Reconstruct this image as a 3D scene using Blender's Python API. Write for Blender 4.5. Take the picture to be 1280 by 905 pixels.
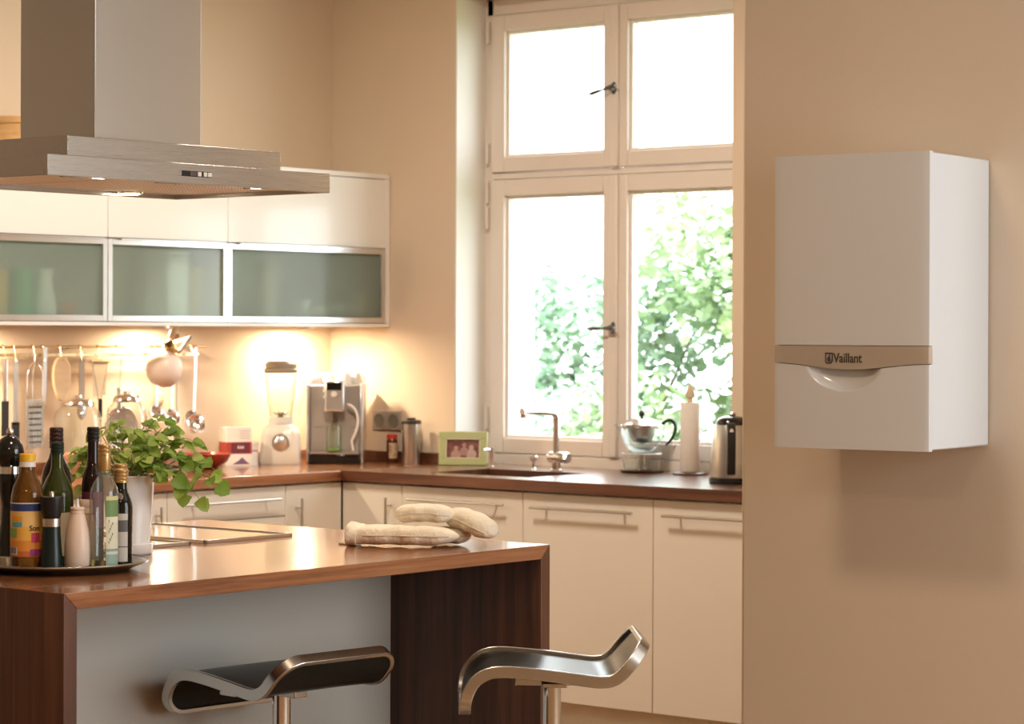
import bpy, bmesh, math, random
from mathutils import Vector, Matrix
from math import sin, cos, pi, radians as rad

for o in list(bpy.data.objects): bpy.data.objects.remove(o)
SC = bpy.context.scene
COL = SC.collection
rng = random.Random(7)

# ------------------------------------------------------------------ camera
CAM = Vector((-7.889, -7.498, 1.46))
ANG, ROLL = rad(39.45), rad(0.2)
FWD = Vector((cos(ANG), sin(ANG), 0)); RGT = Vector((sin(ANG), -cos(ANG), 0)); UPV = Vector((0, 0, 1))
cr = RGT * cos(ROLL) + UPV * sin(ROLL); cu = -RGT * sin(ROLL) + UPV * cos(ROLL)
cd_ = bpy.data.cameras.new('camera'); cam = bpy.data.objects.new('camera', cd_); COL.objects.link(cam)
m = Matrix((cr, cu, -FWD)).transposed().to_4x4(); m.translation = CAM
cam.matrix_world = m
cd_.sensor_width = 36; cd_.lens = 36 * 3160 / 1280; cd_.shift_y = -38.5 / 1280
cd_.clip_start = 0.1; cd_.clip_end = 200
cd_.dof.use_dof = True; cd_.dof.focus_distance = 6.1; cd_.dof.aperture_fstop = 7.0
SC.camera = cam

# ------------------------------------------------------------------ world and light
W = bpy.data.worlds.new('overcast_sky'); SC.world = W; W.use_nodes = True
bg = W.node_tree.nodes['Background']; bg.inputs[0].default_value = (0.93, 1.0, 1.03, 1); bg.inputs[1].default_value = 6.0
SC.view_settings.view_transform = 'Standard'; SC.view_settings.look = 'None'
SC.view_settings.exposure = 0.25; SC.view_settings.gamma = 1.0; SC.view_settings.use_curve_mapping = False
SC.cycles.max_bounces = 10; SC.cycles.diffuse_bounces = 5; SC.cycles.glossy_bounces = 5
SC.cycles.transparent_max_bounces = 16; SC.cycles.sample_clamp_indirect = 6.0; SC.cycles.caustics_reflective = False; SC.cycles.caustics_refractive = False

def light(name, kind, loc, power, color, size=0.1, target=None, size_y=None, spot=None, blend=0.6):
    d = bpy.data.lights.new(name, kind); d.energy = power; d.color = color
    if kind == 'AREA':
        d.shape = 'RECTANGLE' if size_y else 'DISK'; d.size = size
        if size_y: d.size_y = size_y
    else:
        d.shadow_soft_size = size
        if kind == 'SPOT': d.spot_size = rad(spot); d.spot_blend = blend
    o = bpy.data.objects.new(name, d); COL.objects.link(o); o.location = loc
    if target is not None: o.rotation_euler = (Vector(target) - Vector(loc)).to_track_quat('-Z', 'Y').to_euler()
    return o

WARM = (1.0, 0.74, 0.49); DAY = (0.93, 0.98, 1.0)
light('ceiling_fill_light', 'AREA', (-2.0, -1.9, 3.13), 56, (1.0, 0.86, 0.70), 0.5, (-2.0, -1.9, 0))  # unseen fill lights added under the ceiling to warm and brighten the room
light('ceiling_fill_light', 'AREA', (-4.6, -4.2, 3.13), 22, WARM, 0.5, (-4.6, -4.2, 0))
light('ceiling_fill_light', 'AREA', (-7.5, -6.0, 3.13), 34, WARM, 0.5, (-7.5, -6.0, 0))
# sky light is guided through the real window openings
def portal(loc, target, w_, h_):
    o = light('daylight_portal', 'AREA', loc, 1, DAY, w_, target, h_); o.data.cycles.is_portal = True
portal((-2.5, -8.4, 1.75), (-2.5, 0, 1.75), 3.0, 2.1)
portal((0.42, -1.39, 1.88), (-3, -1.39, 1.88), 1.25, 1.9)

# ------------------------------------------------------------------ materials
def nt(m): return m.node_tree.nodes, m.node_tree.links
MATS = {}
def mat(name, col, rough=0.5, metal=0.0, trans=0.0, ior=1.45, coat=0.0, emit=None, estr=0.0, alpha=1.0, spec=0.5, aniso=0.0, sub=0.0):
    if name in MATS: return MATS[name]
    m = bpy.data.materials.new(name); m.use_nodes = True
    b = m.node_tree.nodes['Principled BSDF']
    b.inputs['Base Color'].default_value = (*col, 1); b.inputs['Roughness'].default_value = rough
    b.inputs['Metallic'].default_value = metal; b.inputs['Transmission Weight'].default_value = trans
    b.inputs['IOR'].default_value = ior; b.inputs['Coat Weight'].default_value = coat; b.inputs['Coat Roughness'].default_value = 0.08
    b.inputs['Specular IOR Level'].default_value = spec; b.inputs['Alpha'].default_value = alpha
    b.inputs['Anisotropic'].default_value = aniso
    if sub: b.inputs['Subsurface Weight'].default_value = sub; b.inputs['Subsurface Radius'].default_value = (.02, .012, .008); b.inputs['Subsurface Scale'].default_value = 0.5
    if emit: b.inputs['Emission Color'].default_value = (*emit, 1); b.inputs['Emission Strength'].default_value = estr
    MATS[name] = m; return m
def tex(m, kind, scale, mscale=(1, 1, 1), detail=4, rough=0.55, rot=(0, 0, 0)):
    n, l = nt(m); tc = n.new('ShaderNodeTexCoord'); mp = n.new('ShaderNodeMapping'); t = n.new(kind)
    mp.inputs['Scale'].default_value = mscale; mp.inputs['Rotation'].default_value = rot
    l.new(tc.outputs['Object'], mp.inputs['Vector']); l.new(mp.outputs[0], t.inputs['Vector'])
    t.inputs['Scale'].default_value = scale
    if kind == 'ShaderNodeTexNoise': t.inputs['Detail'].default_value = detail; t.inputs['Roughness'].default_value = rough
    return t
def ramp(m, src, stops):
    n, l = nt(m); r = n.new('ShaderNodeValToRGB'); e = r.color_ramp.elements
    while len(e) < len(stops): e.new(0.5)
    for i, (p, c) in enumerate(stops): e[i].position = p; e[i].color = (*c, 1)
    l.new(src, r.inputs[0]); return r
def bump(m, src, strength, dist=0.01):
    n, l = nt(m); b = n.new('ShaderNodeBump'); b.inputs['Strength'].default_value = strength; b.inputs['Distance'].default_value = dist
    l.new(src, b.inputs['Height']); l.new(b.outputs[0], n['Principled BSDF'].inputs['Normal']); return b
def varied(name, c1, c2, scale=8, mscale=(1, 1, 1), bstr=0.0, bd=0.004, **k):
    if name in MATS: return MATS[name]
    m = mat(name, c1, **k); t = tex(m, 'ShaderNodeTexNoise', scale, mscale)
    r = ramp(m, t.outputs[0], [(0.3, c1), (0.7, c2)]); nt(m)[1].new(r.outputs[0], nt(m)[0]['Principled BSDF'].inputs['Base Color'])
    if bstr: bump(m, t.outputs[0], bstr, bd)
    return m
def wood(name, axis, dark, mid, lite, rough=0.28, coat=0.25, k=1.0, board=0.0):
    m = mat(name, mid, rough=rough, coat=coat); n, l = nt(m)
    s = [24 * k] * 3; s[axis] = 1.3 * k
    t = tex(m, 'ShaderNodeTexNoise', 1.0, tuple(s), 6, 0.62); t.inputs['Distortion'].default_value = 0.35
    s2 = [150 * k] * 3; s2[axis] = 3.0 * k
    t2 = tex(m, 'ShaderNodeTexNoise', 1.0, tuple(s2), 3, 0.5)
    mx = n.new('ShaderNodeMath'); mx.operation = 'MULTIPLY_ADD'; l.new(t2.outputs[0], mx.inputs[0]); mx.inputs[1].default_value = 0.35; l.new(t.outputs[0], mx.inputs[2])
    r = ramp(m, mx.outputs[0], [(0.45, dark), (0.66, mid), (0.9, lite)])
    out = r.outputs[0]
    if board:   # glued staves of slightly different tone
        tc = n.new('ShaderNodeTexCoord'); sp = n.new('ShaderNodeSeparateXYZ'); l.new(tc.outputs['Object'], sp.inputs[0])
        fl = n.new('ShaderNodeMath'); fl.operation = 'DIVIDE'; l.new(sp.outputs[(axis + 1) % 2 if axis < 2 else 1], fl.inputs[0]); fl.inputs[1].default_value = board
        f2 = n.new('ShaderNodeMath'); f2.operation = 'FLOOR'; l.new(fl.outputs[0], f2.inputs[0])
        wn = n.new('ShaderNodeTexWhiteNoise'); wn.noise_dimensions = '1D'; l.new(f2.outputs[0], wn.inputs['W'])
        mr = n.new('ShaderNodeMapRange'); mr.inputs[3].default_value = 0.72; mr.inputs[4].default_value = 1.22; l.new(wn.outputs[0], mr.inputs[0])
        vm = n.new('ShaderNodeVectorMath'); vm.operation = 'SCALE'; l.new(out, vm.inputs[0]); l.new(mr.outputs[0], vm.inputs['Scale']); out = vm.outputs[0]
    l.new(out, n['Principled BSDF'].inputs['Base Color'])
    bump(m, t2.outputs[0], 0.06, 0.001); return m
def thin_glass(name, tint=(1, 1, 1), gloss=1.0, rough=0.01, milk=0.0, milkcol=(1, 1, 1)):
    if name in MATS: return MATS[name]
    m = bpy.data.materials.new(name); m.use_nodes = True; n, l = nt(m); n.clear()
    out = n.new('ShaderNodeOutputMaterial'); tr = n.new('ShaderNodeBsdfTransparent'); tr.inputs[0].default_value = (*tint, 1)
    gl = n.new('ShaderNodeBsdfGlossy'); gl.inputs['Roughness'].default_value = rough
    lw = n.new('ShaderNodeLayerWeight'); lw.inputs[0].default_value = 0.5
    pw = n.new('ShaderNodeMath'); pw.operation = 'POWER'; l.new(lw.outputs['Facing'], pw.inputs[0]); pw.inputs[1].default_value = 3.2
    ml = n.new('ShaderNodeMath'); ml.operation = 'MULTIPLY_ADD'; l.new(pw.outputs[0], ml.inputs[0]); ml.inputs[1].default_value = min(.9, .5 * gloss); ml.inputs[2].default_value = 0.03 * gloss
    mx = n.new('ShaderNodeMixShader'); l.new(ml.outputs[0], mx.inputs[0]); l.new(tr.outputs[0], mx.inputs[1]); l.new(gl.outputs[0], mx.inputs[2]); last = mx
    if milk:
        df = n.new('ShaderNodeBsdfDiffuse'); df.inputs[0].default_value = (*milkcol, 1)
        m2 = n.new('ShaderNodeMixShader'); m2.inputs[0].default_value = milk; l.new(last.outputs[0], m2.inputs[1]); l.new(df.outputs[0], m2.inputs[2]); last = m2
    l.new(last.outputs[0], out.inputs[0]); MATS[name] = m; return m
def brushed(name, col, axis, rough=0.3):
    if name in MATS: return MATS[name]
    m = mat(name, col, rough=rough, metal=1.0); s = [900] * 3; s[axis] = 4.0
    t = tex(m, 'ShaderNodeTexNoise', 1.0, tuple(s), 3); n, l = nt(m)
    mr = n.new('ShaderNodeMapRange'); mr.inputs[3].default_value = rough - 0.02; mr.inputs[4].default_value = rough + 0.06
    l.new(t.outputs[0], mr.inputs[0]); l.new(mr.outputs[0], n['Principled BSDF'].inputs['Roughness']); return m

M_WALL = varied('warm_plaster', (0.71, 0.59, 0.46), (0.74, 0.62, 0.485), 1.2, bstr=0.05, bd=0.003, rough=0.85)
M_REVEAL = varied('white_plaster', (0.80, 0.79, 0.76), (0.84, 0.83, 0.80), 2.0, rough=0.8)
M_CEIL = varied('ceiling_paint', (0.82, 0.79, 0.74), (0.84, 0.81, 0.76), 1.0, rough=0.9)
M_FLOOR = wood('oak_floor', 0, (0.22, 0.12, 0.06), (0.34, 0.20, 0.10), (0.44, 0.28, 0.15), 0.35, 0.1, 1.0, 0.12)
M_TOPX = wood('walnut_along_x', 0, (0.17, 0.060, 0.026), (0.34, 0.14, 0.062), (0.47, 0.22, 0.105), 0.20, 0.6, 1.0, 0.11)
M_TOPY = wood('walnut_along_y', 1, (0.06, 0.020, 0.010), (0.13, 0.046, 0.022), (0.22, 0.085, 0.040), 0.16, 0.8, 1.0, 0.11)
b_ = M_TOPY.node_tree.nodes['Principled BSDF']; b_.inputs['Roughness'].default_value = .32; b_.inputs['Coat Roughness'].default_value = .2
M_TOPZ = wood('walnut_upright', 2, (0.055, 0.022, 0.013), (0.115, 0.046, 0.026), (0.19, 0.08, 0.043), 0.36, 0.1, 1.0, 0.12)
M_LACQ = varied('cream_lacquer', (0.77, 0.71, 0.63), (0.78, 0.72, 0.64), 1.0, rough=0.32, coat=0.2)
M_WHITEL = varied('white_lacquer', (0.86, 0.85, 0.83), (0.87, 0.86, 0.84), 1.0, rough=0.25, coat=0.3)
M_FRAMEW = varied('window_paint', (0.80, 0.73, 0.67), (0.82, 0.75, 0.69), 3.0, rough=0.4)
M_ALU = mat('satin_aluminium', (0.78, 0.79, 0.80), 0.28, 1.0)
M_STEELX = brushed('brushed_steel_x', (0.56, 0.545, 0.52), 0, 0.26)
M_STEELZ = brushed('brushed_steel_z', (0.60, 0.60, 0.575), 2, 0.28)
M_CHROME = mat('polished_chrome', (0.92, 0.92, 0.92), 0.13, 1.0)
M_NICKEL = mat('satin_nickel', (0.66, 0.62, 0.56), 0.3, 1.0)
M_DARKM = mat('dark_pewter', (0.16, 0.15, 0.14), 0.35, 1.0)
M_BLACKG = mat('black_gloss', (0.008, 0.008, 0.008), 0.12, coat=0.5)
M_BLACKP = mat('black_plastic', (0.012, 0.012, 0.012), 0.38)
M_SHADOWGAP = mat('dark_gap', (0.05, 0.045, 0.04), 0.8)
M_GLASS = thin_glass('clear_glass')
M_GLASSJ = thin_glass('jar_glass', (0.93, 0.96, 0.95), 1.8)
M_WHITEC = mat('white_porcelain', (0.86, 0.85, 0.83), 0.15, coat=0.3)
M_WHITEP = mat('white_plastic', (0.80, 0.79, 0.77), 0.35)

# ------------------------------------------------------------------ mesh helpers
class MB:
    def __init__(s): s.v = []; s.f = []
    def add(s, vs, fs):
        k = len(s.v); s.v += [tuple(p) for p in vs]; s.f += [tuple(i + k for i in f) for f in fs]; return s
    def box(s, x0, x1, y0, y1, z0, z1):
        v = [(x, y, z) for z in (z0, z1) for y in (y0, y1) for x in (x0, x1)]
        return s.add(v, [(0, 2, 3, 1), (4, 5, 7, 6), (0, 1, 5, 4), (2, 6, 7, 3), (0, 4, 6, 2), (1, 3, 7, 5)])
    def prism(s, poly, axis, c0, c1):
        n = len(poly)
        def P(a, b, c): return [(c, a, b), (a, c, b), (a, b, c)][axis]
        v = [P(a, b, c0) for a, b in poly] + [P(a, b, c1) for a, b in poly]
        return s.add(v, [tuple(range(n))[::-1], tuple(range(n, 2 * n))] + [(i, (i + 1) % n, n + (i + 1) % n, n + i) for i in range(n)])
    def lathe(s, prof, seg=28, c=(0, 0, 0), sx=1.0, sy=1.0, a0=0.0, a1=2 * pi):
        full = abs(a1 - a0 - 2 * pi) < 1e-6; k = len(s.v); ns = seg if full else seg + 1
        for r, z in prof:
            for i in range(ns):
                a = a0 + (a1 - a0) * i / seg; s.v.append((c[0] + r * cos(a) * sx, c[1] + r * sin(a) * sy, c[2] + z))
        for j in range(len(prof) - 1):
            for i in range(seg):
                i2 = (i + 1) % ns; s.f.append((k + j * ns + i, k + j * ns + i2, k + (j + 1) * ns + i2, k + (j + 1) * ns + i))
        if full:
            if prof[0][0] > 1e-4: s.f.append(tuple(k + i for i in range(ns))[::-1])
            if prof[-1][0] > 1e-4: s.f.append(tuple(k + (len(prof) - 1) * ns + i for i in range(ns)))
        return s
    def tube(s, path, r, seg=10, closed=False, prof=None, up=None, cap=True):
        path = [Vector(p) for p in path]; n = len(path); k = len(s.v); ref = Vector(up) if up else None
        if prof is None: prof = [(cos(2 * pi * i / seg), sin(2 * pi * i / seg)) for i in range(seg)]
        m_ = len(prof); prev = None
        for i, p in enumerate(path):
            if closed: t = path[(i + 1) % n] - path[i - 1]
            else: t = path[min(i + 1, n - 1)] - path[max(i - 1, 0)]
            t.normalize()
            if ref is not None: a = ref - t * ref.dot(t)
            elif prev is None:
                h = Vector((0, 0, 1)) if abs(t.z) < 0.9 else Vector((1, 0, 0)); a = h - t * h.dot(t)
            else: a = prev - t * prev.dot(t)
            a.normalize(); prev = a; b = t.cross(a); rr = r[i] if isinstance(r, (list, tuple)) else r
            for u, w in prof: s.v.append(tuple(p + a * (u * rr) + b * (w * rr)))
        for i in range(n if closed else n - 1):
            i2 = (i + 1) % n
            for j in range(m_):
                j2 = (j + 1) % m_; s.f.append((k + i * m_ + j, k + i * m_ + j2, k + i2 * m_ + j2, k + i2 * m_ + j))
        if not closed and cap:
            s.f.append(tuple(k + j for j in range(m_))[::-1]); s.f.append(tuple(k + (n - 1) * m_ + j for j in range(m_)))
        return s
    def grid(s, fn, nu, nv, flip=False):
        k = len(s.v)
        for j in range(nv + 1):
            for i in range(nu + 1): s.v.append(tuple(fn(i / nu, j / nv)))
        for j in range(nv):
            for i in range(nu):
                a = k + j * (nu + 1) + i; q = (a, a + 1, a + nu + 2, a + nu + 1); s.f.append(q[::-1] if flip else q)
        return s
    def ellipsoid(s, c, r, seg=16, rings=10, rot=None):
        k0 = len(s.v)
        s.lathe([(max(1e-5, sin(pi * i / rings)), -cos(pi * i / rings)) for i in range(rings + 1)], seg)
        for i in range(k0, len(s.v)):
            p = Vector((s.v[i][0] * r[0], s.v[i][1] * r[1], s.v[i][2] * r[2]))
            if rot: p = rot @ p
            s.v[i] = tuple(p + Vector(c))
        return s
    def build(s, name, m_, parent=None, bevel=0.0, smooth=40, seg=2, sub=0, solid=0.0):
        me = bpy.data.meshes.new(name); me.from_pydata(s.v, [], s.f); me.validate(); 
        bm = bmesh.new(); bm.from_mesh(me); bmesh.ops.recalc_face_normals(bm, faces=bm.faces); bm.to_mesh(me); bm.free()
        if smooth:
            me.polygons.foreach_set('use_smooth', [True] * len(me.polygons)); me.set_sharp_from_angle(angle=rad(smooth))
        me.materials.append(m_); o = bpy.data.objects.new(name, me); COL.objects.link(o)
        if parent: o.parent = parent
        if solid: md = o.modifiers.new('solidify', 'SOLIDIFY'); md.thickness = solid; md.offset = 0
        if bevel: md = o.modifiers.new('bevel', 'BEVEL'); md.width = bevel; md.segments = seg; md.limit_method = 'ANGLE'; md.angle_limit = rad(35); md.harden_normals = False
        if sub: md = o.modifiers.new('subsurf', 'SUBSURF'); md.levels = sub; md.render_levels = sub
        return o
def tag(o, label, cat, group=None, kind=None):
    o['label'] = label; o['category'] = cat
    if group: o['group'] = group
    if kind: o['kind'] = kind
    return o
def thing(name, label, cat, loc=(0, 0, 0), rz=0.0, group=None):
    o = bpy.data.objects.new(name, None); o.empty_display_size = 0.05; COL.objects.link(o); o.location = loc; o.rotation_euler = (0, 0, rz)
    return tag(o, label, cat, group)
def struct(o, label=None):
    o['kind'] = 'structure'
    if label: o['label'] = label
    return o
def stuff(o): o['kind'] = 'stuff'; return o
def text_mesh(txt, size, extr, font_shear=0.0):
    cu_ = bpy.data.curves.new('t', 'FONT'); cu_.body = txt; cu_.size = size; cu_.extrude = extr; cu_.shear = font_shear; cu_.align_x = 'CENTER'; cu_.align_y = 'CENTER'; cu_.resolution_u = 3; cu_.offset = size * .018
    o = bpy.data.objects.new('t', cu_); COL.objects.link(o); dg = bpy.context.evaluated_depsgraph_get(); dg.update()
    me = bpy.data.meshes.new_from_object(o.evaluated_get(dg)); bpy.data.objects.remove(o); bpy.data.curves.remove(cu_)
    b = MB(); b.add([tuple(v.co) for v in me.vertices], [tuple(p.vertices) for p in me.polygons]); bpy.data.meshes.remove(me); return b
def arc(c, r, a0, a1, n, plane='xz'):
    out = []
    for i in range(n + 1):
        a = a0 + (a1 - a0) * i / n; u, w = c[0] + r * cos(a), c[1] + r * sin(a); out.append((u, w))
    return out

# ------------------------------------------------------------------ room
ROOM_X0, ROOM_Y0, CEIL = -11.0, -8.3, 3.2
struct(MB().box(ROOM_X0 - .2, 0.4, ROOM_Y0 - .2, 0.2, -0.1, 0).build('floor', M_FLOOR))
struct(MB().box(ROOM_X0 - .2, 0.4, ROOM_Y0 - .2, 0.2, CEIL, CEIL + .1).build('ceiling', M_CEIL))
struct(MB().box(ROOM_X0, 0.40, 0, 0.25, 0, CEIL).build('wall_back', M_WALL), 'warm cream plaster wall behind the hanging cabinets')
# window wall with its opening (outer opening a little narrower than the inner one)
OY0, OY1, OZ0, OZ1 = -2.08, -0.70, 0.87, 2.84
XO = 0.39; EY0, EY1 = -1.98, -0.805
w = MB()
w.box(0, XO, OY1, 0, 0, CEIL)
w.box(0, XO, -4.2, OY0, 0, CEIL)
w.box(0, XO, OY0, OY1, 0, OZ0)
w.box(0, XO, OY0, OY1, OZ1, CEIL)
ww = struct(w.build('wall_window', M_WALL), 'warm cream plaster wall holding the tall kitchen window')
rv = MB()
rv.box(0.004, 0.20, OY1 - 0.004, OY1 + .001, OZ0 + .05, OZ1)
rv.box(0.262, XO + .004, EY1, OY1 + .001, OZ0, OZ1)
rv.box(0.262, XO + .004, OY0 - .001, EY0, OZ0, OZ1)
rv.box(0.262, XO + .004, OY0, OY1, 2.79, OZ1)
rv.build('window_reveal', M_REVEAL, ww)
MB().prism([(0.262, 0.985), (0.45, 0.965), (0.45, 0.935), (0.262, 0.935)], 1, EY0, EY1).build('outer_sill', M_REVEAL, ww)
# right hand partition carrying the boiler; slightly off square
P1 = Vector((-2.309, -3.695)); wd = Vector((0.078, -0.997)); wn = Vector((0.997, 0.078))
P2 = P1 + wd * 1.5
struct(MB().prism([(P1.x, P1.y), (P2.x, P2.y), (0.40, P2.y), (0.40, P1.y)], 2, 0, CEIL).build('wall_right', M_WALL, bevel=0.012), 'plain warm plaster wall carrying the white boiler')
# rest of the room, behind and beside the camera
sw = MB(); yw = ROOM_Y0
for x0, x1 in ((ROOM_X0, -4.0), (-1.0, 0.4)): sw.box(x0, x1, yw - .2, yw, 0, CEIL)
for x0, x1 in ((-4.0, -1.0),): sw.box(x0, x1, yw - .2, yw, 0, 0.7); sw.box(x0, x1, yw - .2, yw, 2.8, CEIL)
struct(sw.build('wall_side', M_WALL))
struct(MB().box(ROOM_X0 - .2, ROOM_X0, ROOM_Y0 - .2, 0.25, 0, CEIL).build('wall_front', M_WALL))
struct(MB().box(0.15, 0.40, ROOM_Y0, P2.y, 0, CEIL).build('wall_end', M_WALL))

# ---- window
win = bpy.data.objects.new('window_1', None); COL.objects.link(win); win['kind'] = 'structure'; win['label'] = 'tall cream painted casement window with four sashes'
FY0, FY1, CY = -2.078, -0.712, -1.392
fr = MB()
fr.box(0.19, 0.262, FY1 - .034, FY1 + .0118, .912, 2.8398); fr.box(0.19, 0.262, FY0 - .0018, FY0 + .034, .912, 2.8398)
fr.box(0.19, 0.262, FY0, FY1, 2.772, 2.8398); fr.box(0.1745, 0.262, FY0, FY1, .86, .952)
fr.box(0.192, 0.262, FY0, FY1, 2.090, 2.116)
fr.build('window_frame', M_FRAMEW, win, bevel=0.003)
def sash(y0, y1, z0, z1, gy0, gy1, gz0, gz1):
    x0, x1 = 0.176, 0.238
    b = MB()
    b.box(x0, x1, y0, gy0, z0, z1); b.box(x0, x1, gy1, y1, z0, z1); b.box(x0, x1, gy0, gy1, z0, gz0); b.box(x0, x1, gy0, gy1, gz1, z1)
    o = b.build('sash', M_FRAMEW, win, bevel=0.004)
    g = MB(); e = 0.012   # stepped glazing bead
    g.box(x0 + .02, x1 - .004, gy0, gy0 + e, gz0, gz1); g.box(x0 + .02, x1 - .004, gy1 - e, gy1, gz0, gz1); g.box(x0 + .02, x1 - .004, gy0 + e, gy1 - e, gz0, gz0 + e); g.box(x0 + .02, x1 - .004, gy0 + e, gy1 - e, gz1 - e, gz1)
    g.build('glazing_bead', M_FRAMEW, o)
    MB().box(0.214, 0.217, gy0 + e, gy1 - e, gz0 + e, gz1 - e).build('pane', M_GLASS, o)
for y0, y1, g0, g1 in ((CY + .002, -.745, -1.332, -.815), (-2.04, CY - .002, -1.968, -1.452)):
    sash(y0, y1, .955, 2.087, g0, g1, 1.018, 2.02); sash(y0, y1, 2.119, 2.770, g0, g1, 2.18, 2.704)
MB().box(0.160, 0.178, CY - .022, CY + .022, .955, 2.087).box(0.160, 0.178, CY - .022, CY + .022, 2.119, 2.770).build('cover_strip', M_FRAMEW, win, bevel=0.006)
for z, tilt in ((2.432, 0.22), (1.474, 0.03)):
    h = MB(); h.lathe([(0.001, 0), (.016, 0), (.014, .006), (.008, .012), (.007, .03)], 14)
    h.v = [(0.160 - p[2], CY - .005 + p[0] * 0.8, z + p[1] * 1.6) for p in h.v]
    ho = h.build('window_handle', M_DARKM, win)
    g = MB(); a = Vector((0, cos(tilt), -sin(tilt)))
    pts = [Vector((.128, CY - .005, z)) + a * t for t in (-.03, -.02, 0, .02, .035, .06, .09, .105)]
    g.tube(pts, [.004, .008, .009, .007, .004, .008, .008, .003], 10); g.build('lever', M_DARKM, ho)
for z in (2.70, 2.20, 2.04, 1.93, 1.1):
    MB().tube([(0.172, -.728, z - .045), (0.172, -.728, z + .045)], .008, 8).build('hinge', M_FRAMEW, win)

# ------------------------------------------------------------------ outdoors
M_LAWN = varied('lawn', (0.18, 0.28, 0.10), (0.28, 0.38, 0.16), 3.0, rough=0.9)
struct(MB().box(0.45, 30, -14, 16, -0.7, -0.6).build('ground', M_LAWN), 'pale lawn outside the window')
def leafmat(name, c1, c2):
    m = varied(name, c1, c2, 1.6, rough=0.55); n, l = nt(m); b = n['Principled BSDF']
    b.inputs['Subsurface Weight'].default_value = 0.0; return m
M_L1 = leafmat('leaf_light', (0.32, 0.45, 0.24), (0.52, 0.64, 0.40)); M_L2 = leafmat('leaf_bluish', (0.30, 0.45, 0.32), (0.50, 0.64, 0.50))
M_L3 = leafmat('leaf_olive', (0.38, 0.48, 0.26), (0.56, 0.64, 0.40)); M_FLOW = varied('blossom', (0.9, 0.93, 0.9), (0.8, 0.88, 0.84), 4, rough=0.7)
M_BARK = varied('bark', (0.12, 0.08, 0.05), (0.2, 0.14, 0.09), 20, rough=0.9)
def shrub(label, x, y, rx, ry, z0, z1, n, lm, flowers, size):
    r_ = thing('garden_shrub', label, 'shrub', (x, y, -0.6))
    b, fl, st = MB(), MB(), MB(); H = z1 + .6; zb = z0 + .6
    lumps = [(rng.uniform(-.65, .65) * rx, rng.uniform(-.65, .65) * ry, rng.uniform(zb, H - .25), rng.uniform(.22, .42)) for _ in range(26)]
    def leaf(mb, c, s_):
        a, e, t = rng.uniform(0, 2 * pi), rng.uniform(-.9, .9), rng.uniform(-.6, .6)
        d = Vector((cos(a) * cos(e), sin(a) * cos(e), sin(e))); sd = d.cross(Vector((0, 0, 1))).normalized(); up = sd.cross(d); sd = sd * cos(t) + up * sin(t)
        mb.add([c, c + d * s_ * .5 + sd * s_ * .32, c + d * s_, c + d * s_ * .5 - sd * s_ * .32], [(0, 1, 2, 3)])
    for i in range(n):
        L = rng.choice(lumps); q = Vector((rng.gauss(0, 1), rng.gauss(0, 1), rng.gauss(0, 1))).normalized() * L[3] * rng.uniform(.6, 1.05)
        leaf(b, Vector(L[:3]) + q, size * rng.uniform(.6, 1.3))
    for i in range(flowers):
        L = rng.choice(lumps); q = Vector((rng.gauss(0, 1), rng.gauss(0, 1), rng.gauss(0, 1))).normalized() * L[3] * 1.05; q.x = -abs(q.x)
        c = Vector(L[:3]) + q
        for k in range(7): leaf(fl, c + Vector((rng.gauss(0, .03), rng.gauss(0, .03), rng.gauss(0, .03))), .06)
    for k in range(7):
        L = lumps[k]; st.tube([(rng.uniform(-.1, .1), rng.uniform(-.1, .1), 0), (L[0] * .4, L[1] * .4, L[2] * .55), (L[0], L[1], L[2])], [.03, .02, .008], 6)
    stuff(b.build('foliage', lm, r_, smooth=0))
    if flowers: stuff(fl.build('blossoms', M_FLOW, r_, smooth=0))
    st.build('stem', M_BARK, r_)
shrub('loose leafy green shrub outside behind the left window pane', 4.6, 2.15, .8, .75, -.3, 2.0, 9000, M_L2, 60, .095)
shrub('tall bright green shrub outside filling the right window pane', 4.9, 1.0, .9, .85, -.1, 2.30, 11000, M_L1, 30, .10)
shrub('low white flowering bush outside behind the tap', 3.4, 1.75, .6, .6, -.4, 1.25, 6500, M_L2, 240, .08)
shrub('low white flowering bush outside behind the glass teapot', 3.3, .62, .6, .6, -.4, 1.22, 6500, M_L1, 240, .08)
shrub('olive green shrub outside nearest the right window jamb', 4.4, .1, .8, .7, -.2, 2.1, 8000, M_L3, 40, .095)

# ------------------------------------------------------------------ worktops, base cabinets
CT, TH = 0.91, 0.04
wt = thing('worktop', 'reddish walnut worktop along the cabinet wall', 'worktop', (0, 0, 0))
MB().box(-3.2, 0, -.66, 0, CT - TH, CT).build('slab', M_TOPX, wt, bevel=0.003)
struct(MB().box(-3.2, -.002, -.018, 0, CT, CT + .045).build('trim_2', M_TOPX, bevel=0.002), 'low walnut upstand along the cabinet wall')
wt2 = thing('worktop', 'dark edged walnut worktop with sink below the window', 'worktop', (0, 0, 0))
SX0, SX1, SY0, SY1 = -.50, -.14, -1.50, -1.00
WE = P1.y + .01
b = MB(); XF = -.635
b.box(XF, 0, -.6605, -.660, CT - TH, CT)
ys = [WE, SY0, SY1, -.6605]
for y0, y1 in ((WE, SY0), (SY1, -.6605)): b.box(XF, 0, y0, y1, CT - TH, CT)
b.box(XF, SX0, SY0, SY1, CT - TH, CT); b.box(SX1, 0, SY0, SY1, CT - TH, CT)
b.box(0, .174, OY0 + .002, OY1 - .006, CT - TH, CT)
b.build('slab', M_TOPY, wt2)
struct(MB().box(-.018, 0, OY1 + .006, -.02, CT, CT + .045).build('trim_1', M_TOPY, bevel=0.002), 'low walnut upstand along the window wall')
sk = thing('sink', 'steel undermount sink basin set in the walnut worktop', 'sink', (0, 0, 0))
M_SINK = mat('sink_steel', (0.50, 0.42, 0.35), 0.3, 1.0)
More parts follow.
